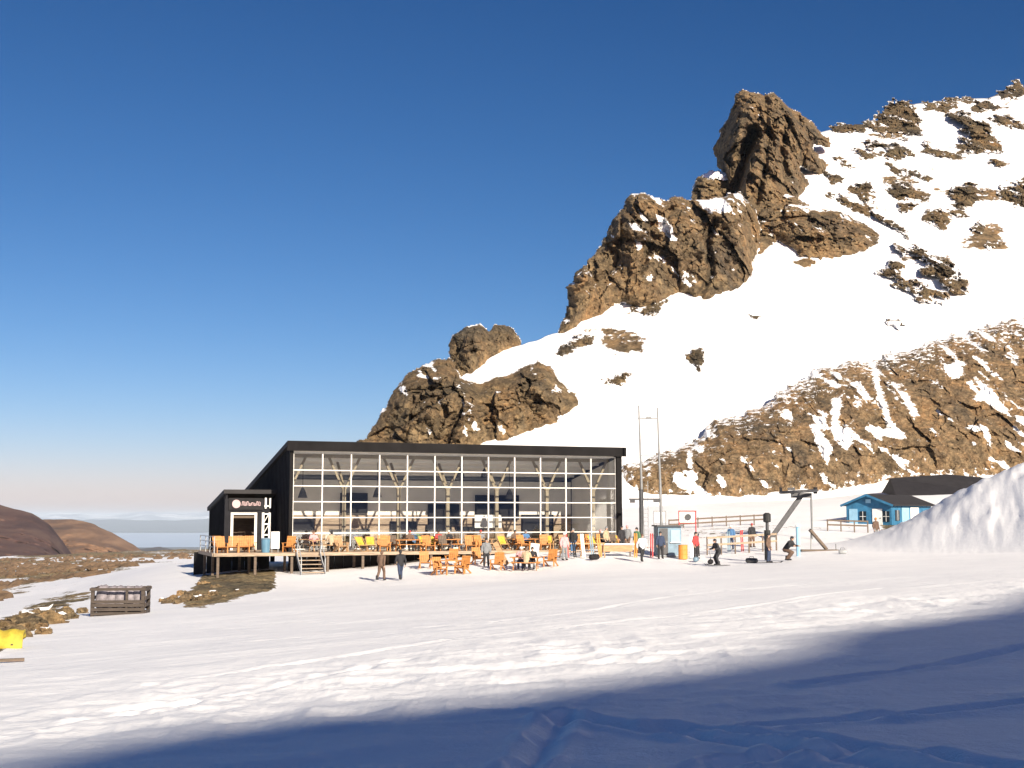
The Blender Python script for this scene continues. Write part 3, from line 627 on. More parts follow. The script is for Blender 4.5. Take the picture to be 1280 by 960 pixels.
def glass_mat():
    m = bpy.data.materials.new('window_glass'); m.use_nodes = True; nt = m.node_tree; L = nt.links.new
    nt.nodes.remove(nt.nodes['Principled BSDF'])
    t = N(nt, 'ShaderNodeBsdfTransparent'); t.inputs[0].default_value = (.985, .99, .985, 1)
    g = N(nt, 'ShaderNodeBsdfGlossy'); g.inputs['Roughness'].default_value = .03
    lw_ = N(nt, 'ShaderNodeLayerWeight'); lw_.inputs[0].default_value = .5
    fr = N(nt, 'ShaderNodeMapRange'); L(math_n(nt, 'POWER', lw_.outputs['Facing'], 4.0), fr.inputs[0]); fr.inputs[3].default_value = .09; fr.inputs[4].default_value = .8
    no = N(nt, 'ShaderNodeTexNoise', **{'Scale': .5, 'Detail': 2.0}); bp = N(nt, 'ShaderNodeBump', **{'Strength': .08, 'Distance': .3}); L(no.outputs[0], bp.inputs['Height']); L(bp.outputs[0], g.inputs['Normal'])
    mx = N(nt, 'ShaderNodeMixShader'); L(fr.outputs[0], mx.inputs[0]); L(t.outputs[0], mx.inputs[1]); L(g.outputs[0], mx.inputs[2])
    L(mx.outputs[0], nt.nodes['Material Output'].inputs[0]); return m
M['glass'] = glass_mat()

# ------------------------------------------------------------------ the lodge
PHI = math.atan2(8.5, 22.91); LEN = 24.4; GH = 6.58; TOP = 7.25; SL = .157; DEPTH = 21.0
L0 = Vector(((362 - 640) / F * 86, 86, -2.25))
ML = Matrix.Translation(L0) @ Matrix.Rotation(PHI, 4, 'Z')
def lw(x, y, z=0.0): return tuple(ML @ Vector((x, y, z)))     # lodge coordinates to the world: x along the glass, y back, z above the floor
lodge = tag(empty('lodge', L0, PHI), 'long black ski lodge with a sloping roof and a full height gridded glass front', 'building')
def clad_wall(name, p, q, zb, ztop_p, ztop_q, t, mat, parent, ribs=.6, rib_side=1):
    """vertical wall from p to q (x,y), with standing seam ribs"""
    m = MB(); P, Q = Vector((*p, 0)), Vector((*q, 0)); d = (Q - P); Ln = d.length; d.normalize(); n = Vector((-d.y, d.x, 0)) * rib_side
    def vq(a, off, z): return P + d * a + n * off + Vector((0, 0, z))
    tz = lambda a: ztop_p + (ztop_q - ztop_p) * a / Ln
    m.add([vq(0, 0, zb), vq(Ln, 0, zb), vq(Ln, 0, ztop_q), vq(0, 0, ztop_p), vq(0, -t, zb), vq(Ln, -t, zb), vq(Ln, -t, ztop_q), vq(0, -t, ztop_p)],
          [(0, 1, 2, 3), (5, 4, 7, 6), (4, 5, 1, 0), (3, 2, 6, 7), (4, 0, 3, 7), (1, 5, 6, 2)])
    k = ribs / 2
    while k < Ln - .05:
        a0, a1 = k - .025, k + .025
        m.add([vq(a0, .003, zb + .02), vq(a1, .003, zb + .02), vq(a1, .003, tz(a1) - .03), vq(a0, .003, tz(a0) - .03), vq(a0, .05, zb + .02), vq(a1, .05, zb + .02), vq(a1, .05, tz(a1) - .03), vq(a0, .05, tz(a0) - .03)],
              [(0, 1, 5, 4), (1, 2, 6, 5), (2, 3, 7, 6), (3, 0, 4, 7), (4, 5, 6, 7)])
        k += ribs
    return m.build(name, mat, parent)
hz = lambda y: TOP - .35 - SL * y
clad_wall('wall', (0, 0.02), (0, DEPTH), -.3, hz(0.02), hz(DEPTH), .18, M['black_clad'], lodge, .55, 1)
clad_wall('wall', (LEN, .02), (LEN, DEPTH), -.3, hz(0.02), hz(DEPTH), .18, M['black_clad'], lodge, .55, -1)
clad_wall('wall', (.2, DEPTH), (LEN - .2, DEPTH), -.3, hz(DEPTH) - .03, hz(DEPTH) - .03, .18, M['black_clad'], lodge, .55, 1)
m = MB(); yb, yf = DEPTH + .5, -.45
m.add([(x, y, TOP - SL * y + dz) for dz in (-.34, 0) for y in (yf, yb) for x in (-.22, LEN + .3)], [(0, 1, 3, 2), (4, 6, 7, 5), (0, 4, 5, 1), (2, 3, 7, 6), (0, 2, 6, 4), (1, 5, 7, 3)])
roof = m.build('roof', M['roof_dark'], lodge)
MB().box((LEN / 2 + .04, -.47, TOP - .27), (LEN + .56, .05, .66)).build('fascia', M['fascia'], roof)
MB().box((.12, -.12, GH / 2 - .1), (.24, .22, GH + .6)).build('corner_post', M['fascia'], lodge)
MB().box((LEN - .16, -.14, GH / 2 - .1), (.42, .26, GH + .6)).build('corner_post', M['fascia'], lodge)
MB().box((LEN / 2, .1, -.16), (LEN - .1, .3, .26)).box((LEN / 2, DEPTH / 2, -.165), (LEN - .44, DEPTH - .44, .2)).build('floor', M['interior_floor'], lodge)
m = MB(); m.add([(x, y, TOP - SL * y - .42 + dz) for dz in (-.06, 0) for y in (.2, DEPTH - .2) for x in (.2, LEN - .2)], [(0, 1, 3, 2), (4, 6, 7, 5), (0, 4, 5, 1), (2, 3, 7, 6), (0, 2, 6, 4), (1, 5, 7, 3)])
for k in range(1, 12): y = k * 1.6; m.box((LEN / 2, y, TOP - SL * y - .56), (LEN - .5, .10, .16))
m.build('ceiling', M['grey_ceiling'], lodge)
m = MB().box((LEN / 2, 8.5, 2.5), (LEN - .7, .16, 5.0)); m.build('partition', M['interior_wall'], lodge)
MB().box((LEN / 2, 8.37, 1.2), (LEN - .75, .08, 2.36)).build('wainscot', M['deck_wood'], lodge)
for x in (.26, LEN - .26): MB().prism([(.35, 0), (8.38, 0), (8.38, TOP - SL * 8.38 - .75), (.35, TOP - SL * .35 - .75)], x - .03, x + .03, 'x').build('lining', M['interior_wall'], lodge)
XB = [.26 + (LEN - .62) * k / 12 for k in range(13)]; ZR = [.05, 1.16, 2.20, 3.26, 4.32, 5.38, GH]
gf = MB()
for x in XB: gf.box((x, -.02, GH / 2), (.075, .16, GH))
for z in ZR: gf.box((LEN / 2 - .05, -.025, z + (.04 if z < .1 else 0)), (LEN - .5, .13, .065))
gw = gf.build('window_frame', M['white_frame'], lodge)
for i in range(12):
    for j in range(6):
        if j: continue
    MB().box(((XB[i] + XB[i + 1]) / 2, .012, GH / 2 + .03), (XB[i + 1] - XB[i] - .08, .012, GH - .1)).build('pane', M['glass'], gw)
# forked timber posts a little behind the glass
for x in (.3, 4.1, 8.0, 11.6, 15.3, 19.2, 22.9):
    m = MB(); y = 1.5; zt = TOP - SL * y - .5
    m.box((x, y, 4.3 / 2), (.24, .24, 4.3))
    for s in (-1, 1):
        if x < 1 and s < 0: continue
        m.bar((x, y, 4.0), (x + s * 1.15, y, zt - .05), .15, .15)
    m.bar((x, y, 4.2), (x, y + 2.2, TOP - SL * (y + 2.2) - .55), .14, .14)
    m.box((x, y, 4.28), (.3, .3, .2)); m.build('timber_post', M['pale_wood'], lodge)
MB().box((LEN / 2, 1.5, TOP - SL * 1.5 - .6), (LEN - .5, .2, .24)).build('beam', M['pale_wood'], lodge)
m = MB()
for x0, x1, z0, z1 in ((.6, 3.4, 0, 2.1), (4.6, 7.6, 0, 1.3), (5.4, 7.4, 2.5, 4.0), (9.2, 11.2, 0, 1.9), (12.2, 14.6, 1.6, 3.2), (14.5, 16.6, 0, 1.5), (16, 19.5, 2.0, 3.9), (19.8, 22.4, 0, 2.4), (12.0, 14.0, 0, 1.6)): m.box(((x0 + x1) / 2, 8.2, (z0 + z1) / 2 + .02), (x1 - x0, .4, z1 - z0))
m.build('cabinet', M['black_metal'], lodge)
m = MB().box((13.5, 6.2, .55), (7, .7, 1.1)).box((13.5, 6.15, 1.13), (7.3, .9, .06)); m.build('counter', M['dark_wood'], lodge)
m = MB().box((16.9, 7.9, 1.9), (2.2, .08, 1.0)); m.build('menu_board', M['white_paint'], lodge)
# things inside, seen through the glass
def place_local(o, x, y, z=0.0, rz=0.0): o.location = lw(x, y, z); o.rotation_euler = (0, 0, PHI + rz); return o
def lamp(x, y, drop, lb):
    e = place_local(tag(empty('pendant_lamp', (0, 0, 0)), lb, 'lamp', 'dark pendant lamps inside the lodge'), x, y, 0)
    zc = TOP - SL * y - .5; zz = zc - drop
    MB().tube([(0, 0, zz + .4), (0, 0, zc)], .02, 6).build('cord', M['black_metal'], e)
    MB().tube([(0, 0, zz + .45), (0, 0, zz + .2), (0, 0, zz - .25)], [.08, .2, .34], 12).build('lamp_shade', M['black_metal'], e)
    return e
lamp(12.9, 2.6, 1.0, 'dark pendant lamp behind the middle of the glass front, left one of the close pair'); lamp(14.8, 2.6, 1.0, 'dark pendant lamp behind the middle of the glass front, right one of the close pair')
lamp(7.0, 3.6, 2.3, 'dark pendant lamp hanging low behind the left third of the glass'); lamp(1.6, 3.4, 2.4, 'dark pendant lamp hanging low beside the left end of the glass')
lamp(17.0, 3.4, 2.4, 'dark pendant lamp hanging low behind the right half of the glass')
def indoor_table(x, y, lb):
    e = place_local(tag(empty('dining_table', (0, 0, 0)), lb, 'table', 'dining tables inside the lodge'), x, y, -.06)
    MB().box((0, 0, .74), (1.6, .8, .05)).build('tabletop', M['tan_wood'], e)
    for sx in (-1, 1):
        for sy in (-1, 1): MB().box((sx * .7, sy * .32, .358), (.07, .07, .71)).build('leg', M['black_metal'], e)
    for sy in (-1, 1): MB().box((0, sy * .72, .44), (1.5, .3, .05)).box((-.6, sy * .72, .208), (.06, .26, .41)).box((.6, sy * .72, .208), (.06, .26, .41)).build('bench', M['dark_wood'], e)
for i, x in enumerate((2.2, 6.0, 9.9, 13.5, 17.4, 21.2)):
    indoor_table(x, 3.6, 'dining table behind the lodge glass, ' + ('first', 'second', 'third', 'fourth', 'fifth', 'sixth')[i] + ' bay of timber posts from the left end')

# ------------------------------------------------------------------ the entrance annex on the left wall
AX = lambda s, t: (-s, 4.5 + t)                             # s metres left of the lodge wall, t metres back
annex = tag(empty('entrance_annex', lw(-1.8, 4.5), PHI), 'small black entrance building with a pale lettered sign against the left wall of the lodge', 'building')
def al(x, y): return (x - (-1.8), y - 4.5)
W0, W1 = -3.55, -.06; H0 = 4.1; hs = lambda t: H0 - .3 - .128 * t
clad_wall('wall', al(W0, 4.5), al(W0, 13), -.9, hs(0), hs(8.5), .14, M['black_clad'], annex, .5, 1)
clad_wall('wall', al(W0, 13), al(W1, 13), -.9, hs(8.5) - .02, hs(8.5) - .02, .14, M['black_clad'], annex, .5, 1)
m = MB()
m.box((-1.8 + 1.8 - 1.58, .07, 1.3), (.42, .13, 4.4 - .02)); m.box((.5 + .12, .07, 1.3), (.40, .13, 4.38)); m.box((1.58, .07, 1.3), (.3, .13, 4.37)); m.box((-.1, .075, 3.03), (3.0, .125, .96)); m.build('front_wall', M['black_clad'], annex)
m = MB(); m.add([(x, y, H0 - .128 * y + dz) for dz in (-.28, 0) for y in (-.25, 8.8) for x in (W0 + 1.8 - .15, W1 + 1.8)], [(0, 1, 3, 2), (4, 6, 7, 5), (0, 4, 5, 1), (2, 3, 7, 6), (0, 2, 6, 4), (1, 5, 7, 3)]); m.build('roof', M['roof_dark'], annex)
MB().box((-.45, 1.6, -.55), (2.5, 3.0, .5)).build('porch_floor', M['deck_wood'], annex)
MB().box((-.45, 3.2, 1.2), (2.5, .1, 3.0)).build('porch_wall', M['dark_wood'], annex)
door = MB().box((.1, 3.12, .72), (1.0, .06, 2.05)).build('door', M['dark_wood'], annex)
MB().box((-.25, 3.05, .7), (.05, .08, .2)).build('handle', M['steel'], door)
for x in (-1.30, .33, .84, 1.30): MB().box((x, -.10, 1.12), (.17, .17, 2.85)).build('post', M['white_frame'], annex)
MB().box((-.5, -.10, 2.47), (1.5, .14, .14)).build('lintel', M['white_frame'], annex)
m = MB()
for z in (.1, 1.0, 1.75, 2.45, 3.0): m.box((1.07, -.1, z), (.32, .08, .10))
for z in (.45, 1.4, 2.15): m.bar((.9, -.09, z - .3), (1.24, -.09, z + .3), .05)
m.box((1.0, -.13, 3.2), (.12, .1, .75)).box((1.32, -.13, 3.2), (.12, .1, .7)); m.build('trellis', M['white_frame'], annex)
sg = MB().box((-.35, -.05, 3.14), (2.35, .09, .82)).build('sign_board', M['black_metal'], annex)
m = MB(); c0 = (-1.02, -.115, 3.14)
m.tube([(c0[0], -.097, c0[2]), (c0[0], -.135, c0[2])], .29, 20)
rs = random.Random(3); x = -.62                             # unreadable pale script: strokes of letter height and width
for k in range(8):
    w = rs.uniform(.10, .16); h = rs.choice((.20, .22, .30)); z0 = 3.02
    m.box((x, -.115, z0 + h / 2), (.04, .03, h), ry=.15); m.box((x + w * .5, -.115, z0 + (.02 if k % 2 else h * .9)), (w * .8, .028, .05), ry=-.1)
    m.box((x + w * .75, -.114, z0 + h * .45), (.035, .03, h * .8), ry=.15); x += w + .045
m.build('lettering', M['sign_ink'], sg)

# ------------------------------------------------------------------ the timber deck
deck = tag(empty('deck', lw(9, -1.8), PHI), 'raised timber terrace on posts along the front of the lodge', 'deck')
XL, XR, YF = -5.3, 24.6, -3.4
dl = lambda x, y, z=0.0: (x - 9, y + 1.8, z)
m = MB(); nb = 24
for k in range(nb):
    y0 = YF + (-.52 - YF) * k / nb; y1 = YF + (-.52 - YF) * (k + 1) / nb - .012
    m.box(dl((XL + XR) / 2, (y0 + y1) / 2, -.06), (XR - XL, y1 - y0, .05))
for k in range(34):
    y0 = -.5 + 4.7 * k / 34; y1 = -.5 + 4.7 * (k + 1) / 34 - .012
    m.box(dl((XL - .24) / 2, (y0 + y1) / 2, -.06), (-.24 - XL, y1 - y0, .05))
m.build('decking', M['deck_wood'], deck)
m = MB().box(dl((XL + XR) / 2, YF - .03, -.14), (XR - XL, .06, .2)).box(dl(XL - .03, .4, -.14), (.06, 7.4, .2)); m.build('edge_board', M['deck_wood'], deck)
for i in range(14):
    x = XL + .3 + i * 2.33
    for y in (YF + .15, -.8, 3.4):
        if y > 0 and x > -.5: continue
        w = Vector(lw(x, y)); zg = gz(w.x, w.y) - L0.z - .12
        if zg < -.35: MB().box(dl(x, y, (zg - .09) / 2), (.16, .16, -zg - .09)).build('post', M['dark_wood'], deck)
m = MB()
for i in range(14):
    m.box(dl(XL + .3 + i * 2.33, -1.2, -.19), (.08, 4.2, .19))
m.build('joists', M['dark_wood'], deck)
# black boards added as painted shade under the floor, so the underside reads black
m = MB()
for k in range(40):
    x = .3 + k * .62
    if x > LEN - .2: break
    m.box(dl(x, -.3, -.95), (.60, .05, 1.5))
m.build('underdeck_shade', M['black_metal'], deck)
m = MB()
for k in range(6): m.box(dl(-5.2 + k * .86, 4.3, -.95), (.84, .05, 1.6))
m.build('underdeck_shade', M['black_metal'], deck)  # the same added black sheet, shade under the annex end of the deck
# guard rail at the left end
gr = MB()
for y in (YF + .05, -1.2, 1.0, 3.9): gr.box(dl(XL + .05, y, .5), (.06, .06, 1.05))
for z in (.35, .68, 1.0): gr.bar(dl(XL + .05, YF + .05, z), dl(XL + .05, 3.9, z), .04)
gr.build('guard_rail', M['grey'], deck)
w = Vector(lw(2.0, -5.0)); zg = gz(w.x, w.y) - L0.z
st = tag(empty('steps', lw(.7, YF - .07), PHI), 'short flight of grey wooden steps up to the left part of the terrace', 'steps')
n = 5; m = MB()
for k in range(n):
    z = -.12 + (zg + .1) * (k + .6) / n; m.box((0, -.18 - .3 * k, z), (1.45, .30, .05))
m.build('treads', M['deck_wood'], st)
for s in (-1, 1):
    MB().bar((s * .76, -.02, -.2), (s * .76, -1.6, zg + .0), .06, .24).build('stringer', M['grey'], st)
    MB().bar((s * .76, -1.52, zg + .12), (s * .76, -1.52, zg + .95), .06).bar((s * .76, -.1, -.1), (s * .76, -.1, .8), .06).bar((s * .76, -1.55, zg + .95), (s * .76, -.07, .82), .05).build('handrail', M['grey'], st)

# ------------------------------------------------------------------ outdoor furniture
def picnic(loc, rz, mat, label, group):
    e = tag(empty('picnic_table', loc, rz), label, 'picnic table', group)
    m = MB()
    for k in range(5): m.box((0, -.3 + k * .15, .75), (1.9, .135, .045))
    m.build('tabletop', mat, e)
    for s in (-1, 1):
        m = MB()
        for k in range(2): m.box((0, s * (.66 + k * .14), .45), (1.9, .125, .04))
        m.build('seat', mat, e)
    for s in (-1, 1):
        for t in (-1, 1): MB().bar((s * .7, t * .24, .725), (s * .7, t * .68, .0), .05, .1).build('leg', mat, e)
    m = MB()
    for s in (-1, 1): m.box((s * .757, 0, .4), (.05, 1.6, .08)); m.box((s * .757, 0, .70), (.05, .72, .06))
    m.build('brace', mat, e); return e
def deck_chair(loc, rz, cloth, label, group):
    e = tag(empty('deck_chair', loc, rz), label, 'deck chair', group)
    fr = MB()
    for s in (-.3, .3):
        fr.bar((s, -.55, .02), (s, .42, .95), .04); fr.bar((s * .9, .50, .02), (s * .9, -.42, .42), .04)
    fr.bar((-.3, -.55, .03), (.3, -.55, .03), .04).bar((-.3, .42, .95), (.3, .42, .95), .045).bar((-.27, .5, .03), (.27, .5, .03), .04).bar((-.27, -.42, .42), (.27, -.42, .42), .04)
    fr.build('frame', M['tan_wood'], e)
    n = 10; V = []; Fc = []
    for k in range(n + 1):
        t = k / n; y = -.42 + .84 * t; z = .42 + .53 * t - .30 * math.sin(math.pi * min(1, t * 1.05)) * (1 - .35 * t)
        for dz in (0, .012): V += [(-.26, y, z + dz), (.26, y, z + dz)]
    for k in range(n):
        a = 4 * k; b = a + 4; Fc += [(a, a + 1, b + 1, b), (a + 2, b + 2, b + 3, a + 3), (a, b, b + 2, a + 2), (a + 1, a + 3, b + 3, b + 1)]
    Fc += [(0, 2, 3, 1), (4 * n, 4 * n + 1, 4 * n + 3, 4 * n + 2)]
    MB().add(V, Fc).build('seat', cloth, e); return e
def wood_armchair(loc, rz, mat, label, group):
    e = tag(empty('armchair', loc, rz), label, 'armchair', group)
    m = MB()
    for k in range(5): m.box((-.24 + k * .12, .33, .68), (.105, .04, .75), rx=-.32)
    m.build('backrest', mat, e)
    m = MB()
    for k in range(5): m.box((0, -.32 + k * .125, .38 - k * .02), (.6, .11, .03))
    m.build('seat', mat, e)
    for s in (-1, 1):
        MB().box((s * .36, -.02, .60), (.12, .74, .03)).build('armrest', mat, e)
        MB().box((s * .33, -.33, .293), (.06, .1, .585)).build('leg', mat, e); MB().bar((s * .33, .42, .0), (s * .33, -.2, .36), .05, .09).build('leg', mat, e)
    return e
dz0 = -.035
D_ = lambda x, y: lw(x, y, dz0)
G1, G2, G3, G4 = 'picnic tables on the terrace', 'yellow deck chairs on the terrace', 'orange armchairs at the left end of the terrace', 'picnic tables standing on the snow'
for x, y, r, mt, lb in ((1.9, -1.9, .05, 'tan_wood', 'pale tan picnic table at the left end of the glass front above the steps'), (7.6, -2.5, .0, 'orange_wood', 'orange brown picnic table between the two left yellow deck chairs'),
                        (10.4, -2.1, .08, 'orange_wood', 'orange brown picnic table right of the second yellow deck chair'), (13.1, -1.4, -.05, 'tan_wood', 'tan picnic table close against the middle of the glass front'),
                        (16.0, -2.2, 0, 'orange_wood', 'orange brown picnic table behind the snow table with two sitters'), (19.9, -1.5, .06, 'orange_wood', 'bright orange picnic table near the right third of the glass front'), (22.4, -2.0, .0, 'tan_wood', 'tan picnic table at the right end of the terrace')):
    picnic(D_(x, y), PHI + r, M[mt], lb, G1)
for x, y, r, lb in ((4.5, -2.0, .3, 'yellow deck chair left of the orange terrace table, leftmost of the yellow ones'), (5.3, -1.4, -.1, 'yellow deck chair close behind the leftmost one, near the glass'), (9.1, -1.3, .2, 'yellow deck chair a third of the way along the glass front'), (9.9, -1.1, -.2, 'yellow deck chair at the glass, right neighbour of the one a third along'),
                    (14.5, -2.1, .1, 'yellow deck chair in front of the middle of the glass, beside the tan table'), (18.3, -1.1, -.2, 'yellow deck chair left of the bright orange table on the right'), (21.2, -2.3, .25, 'yellow deck chair between the two rightmost picnic tables'), (23.5, -1.2, .1, 'rightmost yellow deck chair by the black corner post')):
    deck_chair(D_(x, y), PHI + math.pi * 0 + r, M['yellow'], lb, G2)
for x, y, r, lb in ((-4.7, -2.4, .1, 'orange slatted armchair nearest the guard rail at the left end of the terrace'), (-3.9, -2.0, -.15, 'orange slatted armchair second from the guard rail'), (-3.2, -1.6, .05, 'orange slatted armchair third from the guard rail, in front of the annex door'), (-4.6, -.4, .2, 'orange slatted armchair in the back row beside the annex corner'), (-2.6, -.5, -.1, 'orange slatted armchair in the back row in front of the annex door'), (-.3, -2.2, -.5, 'orange slatted armchair next to the top of the steps')):
    wood_armchair(D_(x, y), PHI + r, M['orange_wood'], lb, G3)
G5 = 'wooden armchairs along the terrace'
for x, y, r, mt, lb in ((3.3, -1.0, .2, 'tan_wood', 'tan armchair behind the leftmost yellow deck chairs'), (6.2, -1.0, -.2, 'orange_wood', 'orange armchair left of the orange terrace table, close to the glass'), (8.9, -2.8, .15, 'orange_wood', 'orange armchair at the terrace edge below the second yellow group'),
                        (11.9, -2.7, -.1, 'orange_wood', 'orange armchair at the terrace edge left of the middle of the glass'), (12.6, -2.8, .25, 'orange_wood', 'orange armchair at the terrace edge, right neighbour of the one left of the middle'), (14.9, -1.0, .1, 'tan_wood', 'tan armchair at the glass behind the middle yellow deck chair'),
                        (17.4, -2.6, -.2, 'orange_wood', 'orange armchair at the terrace edge above the snow table with sitters'), (18.9, -2.7, .2, 'tan_wood', 'tan armchair at the terrace edge left of the bright orange table'), (20.9, -1.0, .0, 'orange_wood', 'orange armchair at the glass right of the bright orange table'), (21.7, -.9, .15, 'orange_wood', 'orange armchair at the glass, second one right of the bright orange table'), (2.9, -3.0, .3, 'tan_wood', 'tan armchair at the terrace edge right of the top of the steps'), (5.9, -3.0, -.3, 'orange_wood', 'orange armchair at the terrace edge above the walking pair'), (15.6, -3.05, .2, 'orange_wood', 'orange armchair at the terrace edge behind the person in grey'), (23.3, -2.7, -.3, 'orange_wood', 'orange armchair at the right end of the terrace edge'), (7.0, -1.3, .2, 'dark_wood', 'dark wooden armchair behind the table between the left yellow chairs'), (10.0, -2.95, .1, 'dark_wood', 'dark wooden armchair at the terrace edge left of the middle'), (17.9, -1.7, .3, 'tan_wood', 'tan armchair in the middle row left of the bright orange table'), (22.6, -3.0, .15, 'dark_wood', 'dark wooden armchair at the terrace edge behind the ski rack'), (20.1, -2.95, .0, 'orange_wood', 'orange armchair at the terrace edge below the bright orange table')):
    wood_armchair(D_(x, y), PHI + r, M[mt], lb, G5)
for px, D, r, lb in ((550, 76.3, .5, 'orange armchair on the snow left of the empty snow table'), (579, 76.6, -.5, 'orange armchair on the snow right of the empty snow table'), (688, 79.5, -.4, 'orange armchair on the snow right of the occupied snow table'), (532, 80.5, .2, 'orange armchair on the snow close to the terrace, left of the empty snow table'), (566, 81, -.2, 'orange armchair on the snow close to the terrace, behind the empty snow table'), (598, 81.5, .4, 'orange armchair on the snow close to the terrace, left of the person in grey'), (622, 78.6, -.3, 'orange armchair on the snow left of the occupied snow table')):
    wood_armchair(on(px, D), r, M['orange_wood'], lb, 'orange armchairs standing on the snow')
e = tag(empty('litter_bin', D_(-1.9, -2.5), PHI), 'blue grey bin at the edge of the terrace below the lettered sign', 'bin')
MB().tube([(0, 0, 0), (0, 0, .85)], [.26, .31], 14).build('body', M['blue_bin'], e); MB().tube([(0, 0, .853), (0, 0, .93)], [.33, .25], 14).build('lid', M['bluegrey'], e)
e = tag(empty('notice_board', D_(-1.25, -2.3), PHI), 'blank white standing notice board beside the blue bin on the terrace', 'sign')
MB().box((0, .02, .78), (.55, .04, 1.1)).build('panel', M['white_paint'], e)
for s in (-.2, .2): MB().box((s, .07, .62), (.05, .05, 1.24)).build('leg', M['steel'], e)
T1 = on(562, 77.0); T2 = on(657, 78.5)
picnic(T1, .35, M['orange_wood'], 'orange brown picnic table on the snow before the terrace, its benches empty', G4)
picnic(T2, -.1, M['orange_wood'], 'orange brown picnic table on the snow with people sitting at it', G4)
def leaning(px, D, h, w, lean, mat, name, label, cat):
    x, y, z = on(px, D); e = tag(empty(name, (x, y, z)), label, cat)
    MB().box((math.sin(lean) * h / 2, 0, math.cos(lean) * h / 2), (w, .07, h), ry=lean).build('panel', M[mat], e)
    MB().bar((math.sin(lean) * h * .8, .04, math.cos(lean) * h * .8), (math.sin(lean) * h * .4, .75, .0), .05).build('strut', M['tan_wood'], e)
leaning(634, 81, 1.6, .32, -.5, 'tan_wood', 'trail_sign', 'tan board leaning to the left on a strut in front of the terrace', 'sign')
leaning(666, 81.5, 1.25, .55, .12, 'white_paint', 'trail_sign', 'white upright board on a strut behind the snow table with sitters', 'sign')
# ski rack and the white barrier to the right of it
rx, ry, rz_ = on(728, 84)
rk = tag(empty('ski_rack', (rx, ry, rz_), .2), 'low wooden ski rack in front of the right end of the terrace', 'ski rack')
MB().bar((-1.5, 0, .9), (1.5, 0, .9), .07).bar((-1.5, .5, .35), (1.5, .5, .35), .07).build('rail', M['tan_wood'], rk)
for s in (-1.4, 0, 1.4): MB().bar((s, -.25, 0), (s, .02, .95), .07).bar((s, .65, 0), (s, -.02, .95), .07).build('leg', M['tan_wood'], rk)
def ski_pair(loc, rz, lean, mat, label, group, n=2):
    e = tag(empty('skis', loc, rz), label, 'skis', group)
    for k in range(n):
        m = MB(); pts = []
        for t in np.linspace(0, 1, 9):
            u = 1.65 * t; pts.append((u, .015 + .09 * max(0, (t - .88) / .12) ** 2 + .0))
        for a, b in zip(pts[:-1], pts[1:]):
            m.bar((k * .13, -a[1] + math.sin(lean) * a[0], math.cos(lean) * a[0]), (k * .13, -b[1] + math.sin(lean) * b[0], math.cos(lean) * b[0]), .085, .02, up=(0, 1, 0))
        m.build('ski', mat, e)
    return e
for i, (o, mt, lb) in enumerate(((-1.2, 'red', 'red skis leaning on the wooden rack at its left end'), (-.7, 'black_metal', 'black skis leaning on the wooden rack, second pair from the left'), (-.1, 'white_paint', 'white skis leaning on the middle of the wooden rack'), (.5, 'bluegrey', 'blue grey skis leaning on the right half of the wooden rack'), (1.0, 'orange', 'orange skis leaning on the right end of the wooden rack'))):
    p = Matrix.Translation((rx, ry, rz_)) @ Matrix.Rotation(.2, 4, 'Z') @ Vector((o, -.42, .02)); ski_pair(p, .2, .42, M[mt], lb, 'skis leaning on the rack')
bx = on(768, 84.5)
e = tag(empty('barrier', bx, .1), 'low pinkish timber barrier with a white top rail right of the ski rack', 'barrier')
MB().box((0, 0, .52), (2.3, .06, .42)).build('panel', M['tan_wood'], e); MB().box((0, 0, .79), (2.5, .2, .10)).build('top_rail', M['white_paint'], e)
for s in (-1, 1): MB().box((s * 1.0, .07, .36), (.09, .08, .74)).build('post', M['dark_wood'], e)

# ------------------------------------------------------------------ lift towers, hut, plaza
def lift_mast():
    x, y, z = on(803, 92); e = tag(empty('lift_tower', (x, y, z)), 'tall thin grey twin mast lift tower beside the right end of the lodge', 'lift tower')
    h = (646 - 507) / F * 92 - z; g = 22.5 / F * 92; tp = -4 / F * 92
    for k, (x0, x1) in enumerate(((0, tp), (g + .05, g + tp + .05))):
        MB().tube([(x0, 0, -.2), (x0 * .6 + x1 * .4, 0, h * .45), (x1, 0, h - (.0 if k == 0 else .15))], [.12, .09, .05], 10).build('mast', M['steel'], e)
    MB().box(((g / 2 + tp), 0, h - .95), (g + .16, .07, .09)).box((g * .55 + tp, 0, h - .86), (.36, .16, .12)).box(((g / 2 + tp), 0, h - 3.6), (g - .1, .05, .06)).build('crossbar', M['steel'], e)
    MB().tube([(-.12, 0, 0), (-.12, 0, 4.2)], .16, 10).build('sleeve', M['dark_steel'], e)
    m = MB()
    for k in range(14): m.box((.23, -.02, .4 + k * .3), (.30, .03, .03))
    m.bar((.36, 0, .2), (.36, 0, 4.8), .04).build('ladder', M['steel'], e)
    MB().box((.1, 0, 3.5), (2.2, .12, .12)).box((-.75, .0, 3.36), (.35, .3, .24)).box((1.0, 0, 3.38), (.5, .26, .2)).build('sheave_bar', M['dark_steel'], e)
lift_mast()
